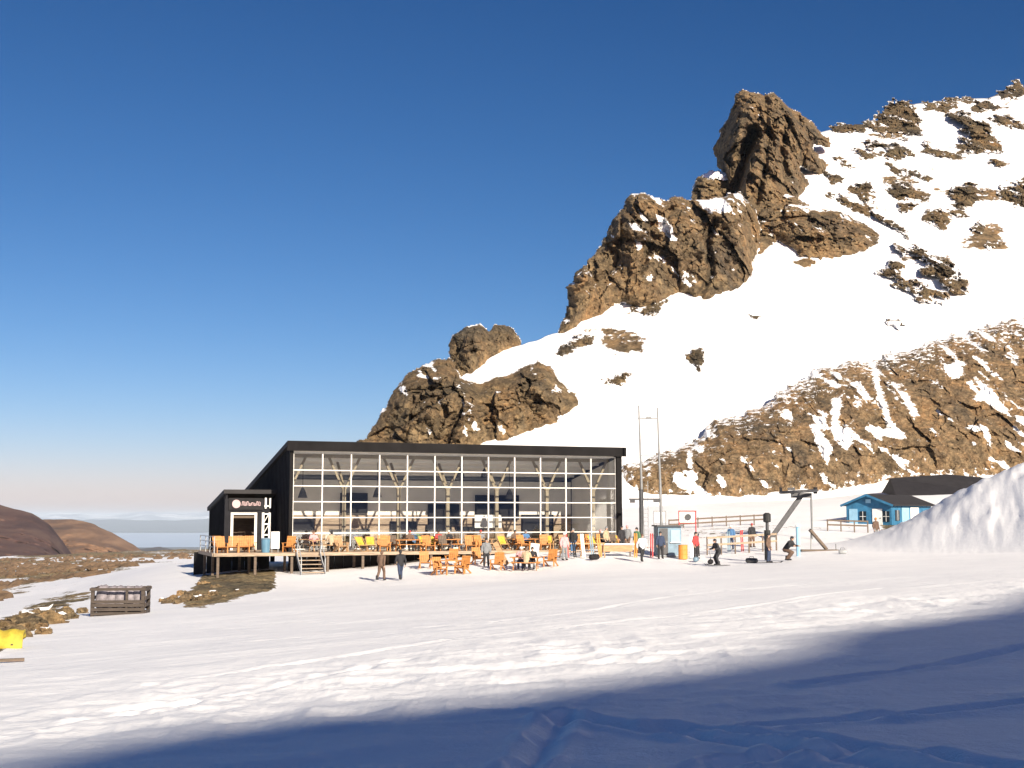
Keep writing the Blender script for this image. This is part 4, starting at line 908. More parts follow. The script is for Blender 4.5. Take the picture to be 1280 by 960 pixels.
def bullwheel():
    x, y, z = on(1003, 99); e = tag(empty('lift_station', (x, y, z)), 'dark drag lift station with a flat wheel on a slanting arm and one thin leg', 'lift station')
    P = lambda px, py: Vector(((px - 1003) / F * 99, 0, (646 - py) / F * 99 - z))
    top = P(1001, 619)
    MB().bar(P(962, 672) - Vector((0, 0, 0)), top, .26, .34).build('arm', M['dark_steel'], e)
    a = P(962, 672); MB().box((a.x, 0, a.z / 2 - .05), (.8, .9, max(.3, a.z + .1))).build('footing', M['grey'], e)
    b = P(1013, 622); MB().tube([(b.x, .1, -.1), (b.x, .1, b.z)], .08, 8).build('leg', M['steel'], e)
    wv = MB(); c = P(997, 615)
    n = 28; V = []; Fc = []
    for k in range(n):
        t = 2 * math.pi * k / n
        for r, h in ((1.4, -.09), (1.5, -.02), (1.5, .06), (1.4, .12), (1.22, .12), (1.22, -.09)): V.append((c.x + r * math.cos(t), r * math.sin(t), c.z + h + .08 * math.cos(t)))
    for k in range(n):
        for j in range(6): Fc.append((k * 6 + j, k * 6 + (j + 1) % 6, ((k + 1) % n) * 6 + (j + 1) % 6, ((k + 1) % n) * 6 + j))
    wv.add(V, Fc)
    for k in range(4): t = k * math.pi / 4 + .2; wv.bar((c.x - 1.25 * math.cos(t), -1.25 * math.sin(t), c.z), (c.x + 1.25 * math.cos(t), 1.25 * math.sin(t), c.z), .09, .07)
    wv.build('wheel', M['dark_steel'], e)
    MB().box((c.x + .2, 0, c.z - .28), (1.5, .6, .36)).box((c.x - .55, .02, c.z + .22), (.5, .4, .2)).build('gearbox', M['dark_steel'], e)
    MB().box((P(1018, 0).x, 0, c.z + .1), (.22, .4, .5)).box((P(975, 0).x, 0, c.z + .12), (.16, .3, .42)).build('guard', M['black_metal'], e)
bullwheel()
def hut():
    C = on(1112, 117); e = tag(empty('hut', C, 0), 'small bright blue hut with a dark gable roof, half hidden by the snow bank', 'hut')
    a = R(40); g = Vector((-math.cos(a), math.sin(a), 0)); l = Vector((math.sin(a), math.cos(a), 0)); w, ln, he, hr = 4.4, 9.2, 1.9, 2.75; zb = -.35
    def q(i, j, k): return g * i + l * j + Vector((0, 0, k))
    m = MB()
    m.add([q(0, 0, zb), q(w, 0, zb), q(w, 0, he), q(w / 2, 0, hr), q(0, 0, he), q(0, ln, zb), q(w, ln, zb), q(w, ln, he), q(w / 2, ln, hr), q(0, ln, he)],
          [(0, 1, 2, 3, 4), (9, 8, 7, 6, 5), (0, 4, 9, 5), (1, 6, 7, 2)])
    for k in range(9): m.bar(q(.003 - .02, .4 + k * .95, zb + .02), q(-.017, .4 + k * .95, he - .02), .05)
    m.build('wall', M['blue_wall'], e)
    r = MB(); ov = .45
    for s in (0, 1):
        i0, i1 = (w / 2, -.35) if s == 0 else (w / 2, w + .35); dz = (hr - he) / (w / 2) * .35
        A, B_ = q(i0, -ov, hr + .05), q(i1, -ov, he - dz + .05); Cc, Dd = q(i1, ln + ov, he - dz + .05), q(i0, ln + ov, hr + .05); up = Vector((0, 0, .12))
        r.add([A, B_, Cc, Dd, A + up, B_ + up, Cc + up, Dd + up], [(0, 1, 2, 3), (7, 6, 5, 4), (0, 4, 5, 1), (1, 5, 6, 2), (2, 6, 7, 3), (3, 7, 4, 0)])
    rf = r.build('roof', M['roof_dark'], e)
    for s in (0, 1):
        i1 = -.35 if s == 0 else w + .35; dz = (hr - he) / (w / 2) * .35
        MB().bar(q(w / 2, -ov - .03, hr + .06), q(i1, -ov - .03, he - dz + .06), .05, .2).build('bargeboard', M['blue_wall'], rf)
    d = MB().box(q(1.35, -.03, .72 + zb / 2), (.95, .06, 2.0), rz=math.pi - a).build('door', M['white_paint'], e)
    MB().box(q(1.05, -.08, .7), (.12, .06, .06), rz=-a).build('handle', M['dark_steel'], d)
    for i in (.5, 2.75):
        f = MB().box(q(i, -.03, .85), (.62, .07, .95), rz=-a).build('window', M['window_dark'], e); MB().box(q(i, -.072, .85), (.04, .02, .95), rz=-a).box(q(i, -.07, .85), (.62, .02, .04), rz=-a).build('frame', M['white_paint'], f)
    MB().box(q(3.7, -.03, .7), (.8, .06, 1.7), rz=-a).build('shutter', M['blue_light'], e)
    MB().box(q(2.2, -.04, 2.25), (.5, .05, .35), rz=-a).build('vent', M['blue_light'], e)
    b = R(90) - a
    for j, mt in ((1.2, 'window_dark'),):
        f = MB().box(q(-.04, j, .95), (.9, .06, .95), rz=b).build('window', M[mt], e); MB().box(q(-.08, j, .95), (.05, .02, .95), rz=b).build('frame', M['white_paint'], f)
    MB().box(q(-.045, 3.0, .9), (1.6, .05, 1.5), rz=b).build('panel', M['blue_light'], e)
    MB().box(q(-.045, 5.1, .9), (1.9, .05, 1.6), rz=b).build('panel', M['white_paint'], e)
hut()
def barn():
    x, y, z = on(1190, 146); e = tag(empty('barn', (x, y, z), -.06), 'wide dark roofed building behind the blue hut, mostly hidden by snow', 'building')
    X = lambda px: (px - 1190) / F * 146; Z = lambda py: (646 - py) / F * 146 - z
    w0, w1, zr, ze = X(1116), X(1268), Z(592), Z(619)
    MB().prism([(w0 + .8, -2.5), (w1 - .8, -2.5), (w1 - .8, ze - .1), (w0 + .8, ze - .1)], -.2, 6.2).build('wall', M['roof_dark'], e)
    m = MB(); V = [(w0, -1.2, ze), (w1, -1.2, ze - .1), (w1 - .6, 7, ze + .3), (w0 + .2, 7, ze + .3), (w0 + .4, 3, Z(597)), (X(1192), 3, zr), (w1 - 1.2, 3, Z(598))]
    V2 = [(a, b, c - .25) for a, b, c in V[:4]]
    m.add(V + V2, [(0, 1, 6, 5, 4), (2, 3, 4, 5, 6), (1, 2, 6), (3, 0, 4), (0, 7, 8, 1), (1, 8, 9, 2), (2, 9, 10, 3), (3, 10, 7, 0), (7, 10, 9, 8)])
    rf = m.build('roof', M['roof_dark'], e)
barn()
# ticket kiosk, orange drum, padded post, fences
def kiosk():
    x, y, z = on(833, 86); e = tag(empty('ticket_kiosk', (x, y, z), .12), 'small blue grey ticket kiosk with a pale window beside the lift mast', 'kiosk')
    MB().box((0, 0, 1.02), (1.55, 1.3, 1.9)).build('body', M['bluegrey'], e)
    MB().box((0, 0, .035), (1.75, 1.5, .07)).build('base', M['grey'], e)
    MB().box((0, -.05, 2.02), (1.8, 1.6, .09)).build('roof', M['dark_steel'], e)
    w = MB().box((.38, -.66, 1.35), (.62, .05, .8)).build('window', M['blue_light'], e); MB().box((.38, -.69, .92), (.74, .16, .05)).build('sill', M['white_paint'], w)
    d = MB().box((-.42, -.66, .98), (.56, .04, 1.75)).build('door', M['dark_steel'], e); MB().box((-.22, -.69, .95), (.05, .05, .14)).build('handle', M['steel'], d)
kiosk()
def drum():
    x, y, z = on(852, 84); e = tag(empty('barrel', (x, y, z)), 'orange barrel on the snow at the right side of the ticket kiosk', 'barrel')
    MB().tube([(0, 0, 0), (0, 0, .04), (0, 0, .28), (0, 0, .30), (0, 0, .32), (0, 0, .58), (0, 0, .60), (0, 0, .62), (0, 0, .9)], [.29, .3, .3, .32, .3, .3, .32, .3, .3], 18).build('body', M['orange'], e)
    MB().tube([(0, 0, .902), (0, 0, .93)], [.31, .30], 18).build('lid', M['orange_wood'], e)
drum()
def sign_frame(px, D, w, h, mat, lb, panel=None):
    x, y, z = on(px, D); e = tag(empty('frame_sign', (x, y, z)), lb, 'sign'); zt = (646 - 639) / F * D - z
    for s in (-1, 1): MB().tube([(s * w / 2, 0, -.1), (s * w / 2, 0, zt)], .045, 8).build('post', mat, e)
    MB().tube([(-w / 2 - .05, 0, zt), (w / 2 + .05, 0, zt)], .04, 8).tube([(-w / 2, 0, zt - h), (w / 2, 0, zt - h)], .035, 8).build('crossbar', mat, e)
    if panel: MB().tube([(.05, -.03, zt - h * .5), (.05, -.06, zt - h * .5)], .26, 12).build('disc', M['dark_steel'], e)
    MB().box((0, .045, zt - h * .5), (w - .1, .02, h - .08)).build('panel', M['white_paint'], e)
sign_frame(858, 104, 1.35, .95, M['red'], 'white framed sign with red posts and a dark round mark behind the kiosk', True)
sign_frame(824, 104, .95, .95, M['grey'], 'small white framed sign with grey posts just right of the lift mast')
def rail_fence(p0, D0, p1, D1, h, mat, lb, n):
    a, b = Vector(on(p0, D0)), Vector(on(p1, D1)); e = tag(empty('fence', a), lb, 'fence'); a0 = Vector((0, 0, 0)); d = b - a
    for k in range(n + 1):
        p = d * (k / n); p.z = gz(a.x + p.x, a.y + p.y) - a.z; MB().bar((p.x, p.y, p.z - .1), (p.x, p.y, p.z + h), .09).build('post', M['dark_wood'], e)
    for z in (h - .08, h * .55): MB().bar((0, -.06, z), (d.x, d.y - .06, d.z + z), .05, .13).build('rail', mat, e)
rail_fence(882, 88, 968, 90, 1.25, M['deck_wood'], 'tan timber rail fence between the kiosk and the slanting lift arm', 5)
rail_fence(835, 112, 958, 116, 1.0, M['dark_wood'], 'thin dark rail fence across the snow behind the kiosk and signs', 7)
rail_fence(1032, 108, 1082, 108, 1.0, M['dark_wood'], 'short dark rail fence on the left side of the blue hut', 3)
def padded_post():
    x, y, z = on(957, 80.5); e = tag(empty('padded_post', (x, y, z)), 'tall dark padded post with a black cap rising behind a skier', 'post'); h = (646 - 641) / F * 80.5 - z
    MB().tube([(0, 0, -.1), (0, 0, h - .55)], .10, 10).build('pole', M['dark_steel'], e)
    MB().tube([(0, 0, h - .6), (0, 0, h - .55), (0, 0, h - .1), (0, 0, h)], [.14, .24, .24, .12], 12).build('cap', M['rubber'], e)
    MB().tube([(0, 0, .05), (0, 0, 1.9)], .2, 12).build('pad', M['rubber'], e)
padded_post()
def start_ramp():
    x, y, z = on(1020, 88); e = tag(empty('start_gate', (x, y, z), 0), 'dark slanting board on a long flat base near the lift leg', 'ramp')
    MB().box((0.05, 0, .06), (2.5, .7, .10)).build('base', M['dark_wood'], e)
    MB().bar((-.55, 0, 1.45), (.55, 0, .13), .5, .16).build('board', M['dark_wood'], e)
    MB().bar((-.50, .1, .1), (-.45, .1, 1.3), .07).build('strut', M['steel'], e)
    MB().tube([(1.2, 0, .1), (1.2, 0, .5)], .035, 8).build('peg', M['steel'], e)
start_ramp()
def flag_post(px, D, h, mat, lb, r=.05):
    x, y, z = on(px, D); e = tag(empty('marker_post', (x, y, z)), lb, 'post')
    MB().tube([(0, 0, -.1), (0, 0, h)], r, 8).build('pole', mat, e); MB().tube([(0, 0, h + .003), (0, 0, h + .14)], [r * 1.7, r * .8], 8).build('cap', M['white_paint'], e)
flag_post(995, 84, 1.9, M['blue_light'], 'pale blue marker post right of the crouching skier', .13)
def crate():
    x, y, z = on(157, 48); e = tag(empty('crate', (x, y, z - .05), .1), 'large open slatted timber crate full of grey sacks on the left snow', 'crate')
    w, d, h = 1.8, 1.1, .98
    for sx in (-1, 1):
        for sy in (-1, 1): MB().box((sx * (w / 2), sy * (d / 2), h / 2 + .03), (.12, .12, h + .08)).build('post', M['crate_wood'], e)
    MB().box((.32, -d / 2 - .02, h / 2), (.08, .08, h)).build('post', M['crate_wood'], e)
    m = MB()
    for z_ in (.10, .25, .40, .53): 
        for sy in (-1, 1): m.box((0, sy * (d / 2 - .0) + sy * .075, z_), (w + .1, .03, .11))
    m.build('slats', M['crate_wood'], e)
    m = MB()
    for sy in (-1, 1): m.box((0, sy * (d / 2 + .075), h), (w + .2, .05, .1))
    for sx in (-1, 1):
        for z_ in (.15, .4, .65, h - .02): m.box((sx * (w / 2 + .075), 0, z_), (.03, d - .14, .12))
    m.build('top_rail', M['crate_wood'], e)
    MB().box((0, 0, .06), (w - .13, d - .13, .06)).build('bottom', M['crate_wood'], e)
    r2 = random.Random(5)
    for i in range(5):
        b = bmesh.new(); bmesh.ops.create_icosphere(b, subdivisions=3, radius=1)
        for v in b.verts:
            n = v.co.normalized(); v.co = Vector((math.copysign(abs(n.x) ** .7, n.x) * .24, math.copysign(abs(n.y) ** .7, n.y) * .36, math.copysign(abs(n.z) ** .8, n.z) * .46 + .03 * math.sin(9 * n.x + i) * n.z))
        me = bpy.data.meshes.new('sack'); b.to_mesh(me); b.free()
        for p in me.polygons: p.use_smooth = True
        o = link('sack', me, M['sack']); tag(o, ['grey sack at the left end inside the timber crate', 'grey sack second from the left inside the timber crate', 'grey sack in the middle of the timber crate', 'grey sack left of the right end inside the timber crate', 'grey sack at the right end inside the timber crate'][i], 'sack', 'sacks in the timber crate')
        o.location = Vector((x, y, z - .05)) + Matrix.Rotation(.1, 3, 'Z') @ Vector((-.66 + i * .33, r2.uniform(-.08, .05), .62 + r2.uniform(-.01, .06))); o.rotation_euler = (r2.uniform(-.2, .2), r2.uniform(-.15, .15), .1 + r2.uniform(-.2, .2))
crate()
def pad():
    x, y, z = on(4, 30); e = tag(empty('safety_mat', (x, y, z), .25), 'bright yellow folded safety mat on the slope at the left border', 'mat')
    b = bmesh.new(); bmesh.ops.create_grid(b, x_segments=40, y_segments=14, size=.5)
    for v in b.verts:
        u, w = v.co.x * 2, v.co.y * 2; t = (u + 1) / 2
        v.co = Vector((u * .62, .35 * math.sin(w * 1.3) + .05 * math.sin(t * 14), .30 * (1 - w * w) + .06 + .20 * (w + 1) / 2 + .035 * math.sin(t * 17 + w * 3) + .05 * math.sin(t * 6)))
    bmesh.ops.solidify(b, geom=b.faces[:], thickness=.07)
    me = bpy.data.meshes.new('cover'); b.to_mesh(me); b.free()
    for p in me.polygons: p.use_smooth = True
    link('cover', me, M['yellow'], e)
    m = MB()
    for s in (-.4, 0, .4): m.bar((s, -.36, .12), (s, .36, .33), .05, .02)
    m.build('strap', M['dark_steel'], e)
pad()
x, y, z = on(24, 25.6); e = tag(empty('plank', (x, y, z), .35), 'thin dark plank lying on the snow below the yellow safety mat', 'plank'); MB().box((0, 0, .03), (.50, .07, .06)).build('board', M['dark_wood'], e)
# field stones
def stone(px, D, r, seed, lb, grp, sq=.7):
    b = bmesh.new(); bmesh.ops.create_icosphere(b, subdivisions=4, radius=1)
    co = np.array([v.co[:] for v in b.verts]); n = fbm(co[:, 0] * 1.2 + seed, co[:, 1] * 1.2, co[:, 2] * 1.2, 5, seed, .55, True)
    tl = np.zeros(len(co)); _, _, c = worley(co[:, 0] * 1.3 + seed, co[:, 1] * 1.3, co[:, 2] * 1.3, seed, tl)
    for v, k, cc, t in zip(b.verts, n, c, tl): v.co = Vector((v.co.x, v.co.y * .8, v.co.z * sq)) * r * (1 + .10 * k + .35 * (cc - .5) + .55 * t)
    me = bpy.data.meshes.new('stone'); b.to_mesh(me); b.free(); attr(me, 'bare', np.clip(1.25 - .9 * np.clip(co[:, 2], 0, 1) * (seed % 3 == 0), 0, 1.2))
    o = link('stone', me, M['stone']); p = on(px, D); o.location = (p[0], p[1], p[2] + r * sq * .25); o.rotation_euler = (0, 0, seed); tag(o, lb, 'stone', grp)
GS1, GS2 = 'small stones at the left end of the gravel patch', 'stones on the snowy bank at the left border'
for i, (px, D, r) in enumerate(((214, 58, .22), (222, 60, .3), (208, 61, .16), (228, 57, .25), (240, 58, .38), (252, 57.5, .3), (262, 59, .25), (247, 62, .35), (270, 63, .3), (232, 66, .28), (285, 60, .16), (300, 66, .18), (275, 70, .3), (258, 74, .35))):
    stone(px, D, r, 10 + i, 'small brown stone lying at or near the left end of the gravel patch', GS1)
for i, (px, D, r) in enumerate(((98, 46, .25), (70, 42, .45), (84, 45, .3), (58, 38, .3), (48, 40, .5), (64, 36, .22), (38, 37, .35), (28, 35, .4), (20, 33.5, .25), (8, 36, .5), (90, 50, .35), (60, 48, .5), (30, 42, .45), (14, 40, .3), (44, 46, .4), (110, 52, .25))):
    stone(px, D, r, 40 + i, 'brown stone on the snowy bank between the timber crate and the yellow mat', GS2, .6)

# low scrub on the far shelf: nobody could count it
def scrub():
    b = bmesh.new(); r3 = random.Random(11); n = 0
    ico = bmesh.new(); bmesh.ops.create_icosphere(ico, subdivisions=1, radius=1); base = [v.co.copy() for v in ico.verts]; fcs = [[v.index for v in f.verts] for f in ico.faces]; ico.free()
    V, Fc = [], []
    while n < 1500:
        D = math.exp(r3.uniform(math.log(100), math.log(620))); px = r3.uniform(-60, 330); x = (px - 640) / F * D
        t = float(fbm(np.array([x / 30 + D / 70]), np.array([D / 40]), np.array([0.]), 3, 91)[0])
        z = gz(x, D); py = HY - F * z / D
        lim = np.interp(px, [0, 60, 120, 190, 262, 330], [752, 735, 722, 705, 697, 690])
        if py > lim - 1 or t < .0 + .25 * r3.random(): n += .05; continue
        h = r3.uniform(.2, .6) * (1 + D / 450); k = len(V)
        for v in base: V.append((x + v.x * h * r3.uniform(.8, 1.6), D + v.y * h * r3.uniform(.8, 1.4), z + .1 + (v.z + .2) * h * r3.uniform(.5, 1.0)))
        Fc += [[i + k for i in f] for f in fcs]; n += 1
    m = MB(); m.v, m.f = V, Fc; o = m.build('scrub', simple('scrub_brown', (.13, .085, .05), .95, .5, .15)); tag(o, kind='stuff')
scrub()

def bag(px, D, mat, lb, sz=(.75, .36, .3)):
    x, y, z = on(px, D); e = tag(empty('duffel_bag', (x, y, z), px * .7), lb, 'bag')
    m = MB(); a, b_, c = sz
    m.tube([(-a / 2, 0, c / 2), (-a / 2 + .05, 0, c / 2), (0, 0, c / 2 + .01), (a / 2 - .05, 0, c / 2), (a / 2, 0, c / 2)], [c * .38, c * .5, c * .52, c * .5, c * .38], 12); m.build('body', mat, e, True)
    m = MB(); m.tube([(-.15, 0, c), (-.12, 0, c + .1), (.12, 0, c + .1), (.15, 0, c)], .015, 6); m.build('handle', M['rubber'], e)
bag(886, 79.5, M['black_metal'], 'black bag on the snow just left of the skier in black'); bag(937, 79, M['dark_steel'], 'dark bag on the snow between the skier in black and the padded post'); bag(868, 82, M['bluegrey'], 'blue grey bag on the snow right of the orange barrel')
bag(742, 82.5, M['black_metal'], 'black bag on the snow in front of the ski rack', (1.0, .4, .34)); bag(1050, 84, M['grey'], 'small grey bag on the snow right of the slanting board', (.5, .3, .28))
GK = 'ski pairs standing upright in the snow'
for i, (px, D, mt, lb) in enumerate(((812, 85, 'red', 'red skis standing upright in the snow left of the ticket kiosk'), (862, 86, 'white_paint', 'white skis standing upright in the snow right of the barrel'), (870, 87, 'black_metal', 'black skis standing upright in the snow, right neighbours of the white pair'), (792, 84.5, 'orange', 'orange skis standing upright in the snow right of the pinkish barrier'), (908, 90, 'bluegrey', 'blue grey skis standing upright against the tan rail fence'), (925, 90.4, 'red', 'red skis standing upright against the tan rail fence'))):
    x, y, z = on(px, D); ski_pair((x, y, z - .12), .3 * (i % 3) - .2, .10, M[mt], lb, GK)

# ------------------------------------------------------------------ people
M['skin'] = simple('skin', (.52, .33, .24), .55, .1, 20.0)
HUES = {'black': (.02, .02, .024), 'navy': (.03, .045, .09), 'white': (.72, .73, .74), 'grey': (.20, .21, .22), 'red': (.40, .05, .05), 'brown': (.13, .08, .055), 'pink': (.62, .33, .34), 'blue': (.07, .17, .34), 'green': (.10, .20, .10), 'tan': (.45, .34, .22), 'olive': (.14, .13, .07), 'orange': (.60, .22, .05)}
for k, c in HUES.items(): M['cl_' + k] = simple('cloth_' + k, c, .8, .2, 9.0, bump=.3)
def cap(b, p, q, r0, r1, n=12):
    """tapered capsule"""
    p, q = Vector(p), Vector(q); d = (q - p); L_ = d.length; rot = Vector((0, 0, 1)).rotation_difference(d.normalized() if L_ > 1e-6 else Vector((0, 0, 1))).to_matrix().to_4x4()
    rings = []
    for t in (0, 30, 60): rings.append((-r0 * math.cos(R(t)) if t else -r0, r0 * math.sin(R(t)) if t else .001))
    rings.append((0, r0)); rings.append((L_, r1))
    for t in (60, 30, 0): rings.append((L_ + r1 * math.cos(R(t)), r1 * math.sin(R(t)) if t else .001))
    vs = [[b.verts.new(Matrix.Translation(p) @ rot @ Vector((r * math.cos(2 * math.pi * k / n), r * math.sin(2 * math.pi * k / n), z))) for k in range(n)] for z, r in rings]
    for a, c in zip(vs[:-1], vs[1:]):
        for k in range(n): b.faces.new((a[k], a[(k + 1) % n], c[(k + 1) % n], c[k]))
    b.faces.new(vs[0][::-1]); b.faces.new(vs[-1])
def ell(b, c, r):
    g = bmesh.ops.create_icosphere(b, subdivisions=2, radius=1)
    for v in g['verts']: v.co = Vector((v.co.x * r[0] + c[0], v.co.y * r[1] + c[1], v.co.z * r[2] + c[2]))
def fuse(name, fn, vox):
    """one continuous surface out of overlapping volumes"""
    b = bmesh.new(); fn(b); bmesh.ops.recalc_face_normals(b, faces=b.faces); me = bpy.data.meshes.new('tmp'); b.to_mesh(me); b.free()
    o = bpy.data.objects.new('tmp', me); COL.objects.link(o)
    md = o.modifiers.new('r', 'REMESH'); md.mode = 'VOXEL'; md.voxel_size = vox
    ms = o.modifiers.new('s', 'SMOOTH'); ms.factor = .5; ms.iterations = 3
    dg = bpy.context.evaluated_depsgraph_get(); out = bpy.data.meshes.new_from_object(o.evaluated_get(dg)); out.name = name
    bpy.data.objects.remove(o); bpy.data.meshes.remove(me)
    for p in out.polygons: p.use_smooth = True
    return out
POSE = {  # facing -y; pelvis, chest, neck, head, then for each side (-1 left in picture, +1): shoulder is derived; elbow, wrist, knee, ankle
 'stand': dict(pel=(0, 0, .94), che=(0, .0, 1.32), hd=(0, -.02, 1.63), el=((-.27, .03, 1.12), (.27, .03, 1.12)), wr=((-.27, -.08, .87), (.27, -.08, .87)), kn=((-.11, -.02, .50), (.12, -.03, .50)), an=((-.12, .02, .09), (.14, .0, .09))),
 'walk': dict(pel=(0, 0, .92), che=(0, -.04, 1.30), hd=(0, -.09, 1.60), el=((-.26, .14, 1.10), (.26, -.10, 1.10)), wr=((-.25, .12, .85), (.25, -.28, .93)), kn=((-.10, -.20, .50), (.10, .06, .50)), an=((-.10, -.22, .09), (.11, .34, .14))),
 'ski': dict(pel=(0, .06, .84), che=(0, -.10, 1.19), hd=(0, -.20, 1.47), el=((-.32, -.14, 1.02), (.32, -.14, 1.02)), wr=((-.32, -.38, .97), (.32, -.38, .97)), kn=((-.13, -.16, .47), (.13, -.16, .47)), an=((-.13, .0, .10), (.13, .0, .10))),
 'crouch': dict(pel=(0, .14, .62), che=(0, -.14, .95), hd=(0, -.28, 1.20), el=((-.30, -.24, .82), (.30, -.24, .82)), wr=((-.26, -.46, .80), (.26, -.46, .80)), kn=((-.15, -.26, .44), (.15, -.22, .44)), an=((-.14, .02, .10), (.14, .06, .10))),
 'sit': dict(pel=(0, .02, .55), che=(0, -.03, .93), hd=(0, -.07, 1.24), el=((-.27, -.10, .78), (.27, -.12, .78)), wr=((-.18, -.36, .82), (.18, -.38, .82)), kn=((-.13, -.43, .50), (.13, -.43, .50)), an=((-.13, -.40, .09), (.13, -.36, .09))),
}
CACHE = {}
def figure(pose):
    if pose in CACHE: return CACHE[pose]
    J = POSE[pose]; V3 = Vector; pel, che, hd = V3(J['pel']), V3(J['che']), V3(J['hd'])
    up = (che - pel).normalized(); sh = [che + V3((s * .185, 0, 0)) + up * .07 for s in (-1, 1)]; hp = [pel + V3((s * .095, 0, -.03)) for s in (-1, 1)]
    neck = che + up * .13
    def arms(b, g):
        for i in (0, 1): cap(b, sh[i], J['el'][i], .058 + g, .045 + g); cap(b, J['el'][i], J['wr'][i], .044 + g, .032 + g)
    def legs(b, g):
        for i in (0, 1): cap(b, hp[i], J['kn'][i], .085 + g, .058 + g); cap(b, J['kn'][i], J['an'][i], .056 + g, .042 + g)
    def torso(b, g):
        cap(b, pel, che, .12 + g, .13 + g)
        for s in (-1, 1): cap(b, pel + V3((s * .05, 0, 0)), che + V3((s * .09, 0, 0)), .105 + g, .095 + g)
        cap(b, sh[0], sh[1], .06 + g, .06 + g)
    def hands(b):
        for i in (0, 1):
            w, e = V3(J['wr'][i]), V3(J['el'][i]); d = (w - e).normalized(); s = (-1, 1)[i]; lat = V3((0, 1, 0)) if abs(d.y) < .7 else V3((0, 0, 1)); lat = (lat - d * lat.dot(d)).normalized(); pn = d.cross(lat).normalized() * -s
            cap(b, w, w + d * .07, .027, .034)
            for k, ln in enumerate((.075, .085, .08, .06)):
                r0 = w + d * .085 + lat * (k - 1.5) * -.021; m1 = r0 + d * ln * .55 + pn * .010; cap(b, r0, m1, .0105, .0095, 8); cap(b, m1, m1 + d * ln * .3 + pn * .030, .0095, .0085, 8)
            t0 = w + d * .03 + lat * .034; t1 = t0 + d * .035 + lat * .025 + pn * .012; cap(b, w + d * .02 + lat * .015, t0, .014, .013, 8); cap(b, t0, t1, .013, .011, 8); cap(b, t1, t1 + d * .028 + pn * .01, .011, .009, 8)
    def body(b):
        torso(b, 0); arms(b, 0); legs(b, 0); hands(b); cap(b, neck - up * .05, hd - V3((0, 0, .06)), .058, .052)
        ell(b, hd, (.074, .092, .112)); ell(b, hd + V3((0, -.03, -.055)), (.05, .06, .055)); cap(b, hd + V3((0, -.088, .012)), hd + V3((0, -.108, -.022)), .010, .017, 8)
        for s in (-1, 1): ell(b, hd + V3((s * .076, .01, -.005)), (.014, .024, .034))
        cap(b, hd + V3((-.018, -.085, -.056)), hd + V3((.018, -.085, -.056)), .010, .010, 8)
        for i in (0, 1): a = V3(J['an'][i]); cap(b, a, a + V3((0, -.15, -.05)), .04, .03)
    def jacket(b):
        torso(b, .028); cap(b, pel + V3((-.06, 0, -.04)), pel + V3((.06, 0, -.04)), .135, .135); cap(b, che, neck + up * .02, .12, .075)
        for i in (0, 1): e, w = V3(J['el'][i]), V3(J['wr'][i]); cap(b, sh[i], e, .085, .070); cap(b, e, e + (w - e) * .92, .068, .052)
    def trousers(b):
        cap(b, hp[0], hp[1], .115, .115)
        for i in (0, 1): k, a = V3(J['kn'][i]), V3(J['an'][i]); cap(b, hp[i], k, .112, .082); cap(b, k, a + (k - a) * .08, .080, .074)
    def boots(b):
        for i in (0, 1): a = V3(J['an'][i]); cap(b, a + V3((0, .0, .12)), a, .066, .064); cap(b, a + V3((0, .05, -.035)), a + V3((0, -.17, -.045)), .052, .046)
    def hat(b):
        ell(b, hd + V3((0, .012, .035)), (.098, .112, .100)); ell(b, hd + V3((0, .045, -.02)), (.09, .085, .085))
    eyes = MB()
    for s in (-1, 1): eyes.tube([tuple(hd + V3((s * .03, -.080, .012))), tuple(hd + V3((s * .03, -.0935, .012)))], [.012, .006], 8)
    CACHE[pose] = dict(body=fuse('person', body, .0085), jacket=fuse('jacket', jacket, .02), trousers=fuse('trousers', trousers, .02), boots=fuse('boots', boots, .016), hat=fuse('hat', hat, .016), eyes=eyes.mesh('eyes'))
    return CACHE[pose]
def person(loc, rz, pose, jk, tr, ht, label, group=None, scale=1.0, goggles=True):
    P = figure(pose); o = link('person', P['body'].copy(), M['skin']); o.location = loc; o.rotation_euler = (0, 0, rz); o.scale = (scale,) * 3; tag(o, label, 'person', group)
    for nm, mt in (('jacket', jk), ('trousers', tr), ('boots', 'black'), ('hat', ht)): link(nm, P[nm].copy(), M['cl_' + mt], o)
    link('eyes', P['eyes'].copy(), M['rubber'], o); return o
def skis_on(p, label):
    o = tag(empty('skis', p.location, p.rotation_euler[2]), label, 'skis')
    for s in (-.13, .13):
        m = MB(); pts = [(-.75 + 1.6 * t, .012 + .10 * max(0, (t - .86) / .14) ** 2) for t in np.linspace(0, 1, 12)]
        for a, b in zip(pts[:-1], pts[1:]): m.bar((s, -a[0], a[1]), (s, -b[0], b[1]), .085, .02)
        m.build('ski', M['black_metal'], o)
def poles_for(p, pose, label):
    J = POSE[pose]; o = tag(empty('ski_poles', p.location, p.rotation_euler[2]), label, 'ski poles')
    for i, s in ((0, -1), (1, 1)):
        w = Vector(J['wr'][i]) + Vector((0, -.06, 0)); MB().tube([tuple(w + Vector((0, 0, .1))), tuple(Vector((w.x + s * .12, w.y + .30, .02)))], .012, 6).build('pole', M['dark_steel'], o)
LIFT = .012
def ped(px, D, dz=0): x, y, z = on(px, D); return (x, y, z + dz)
a = person(ped(895, 77.5, LIFT + .01), -1.2, 'ski', 'black', 'black', 'black', 'skier in black standing on dark skis left of the padded post')
skis_on(a, 'dark skis under the skier in black left of the padded post'); poles_for(a, 'ski', 'ski poles held by the skier in black left of the padded post')
a = person(ped(958, 77.6, LIFT + .01), 1.1, 'stand', 'brown', 'navy', 'black', 'person in a brown jacket on skis directly in front of the padded post')
skis_on(a, 'dark skis under the person in front of the padded post')
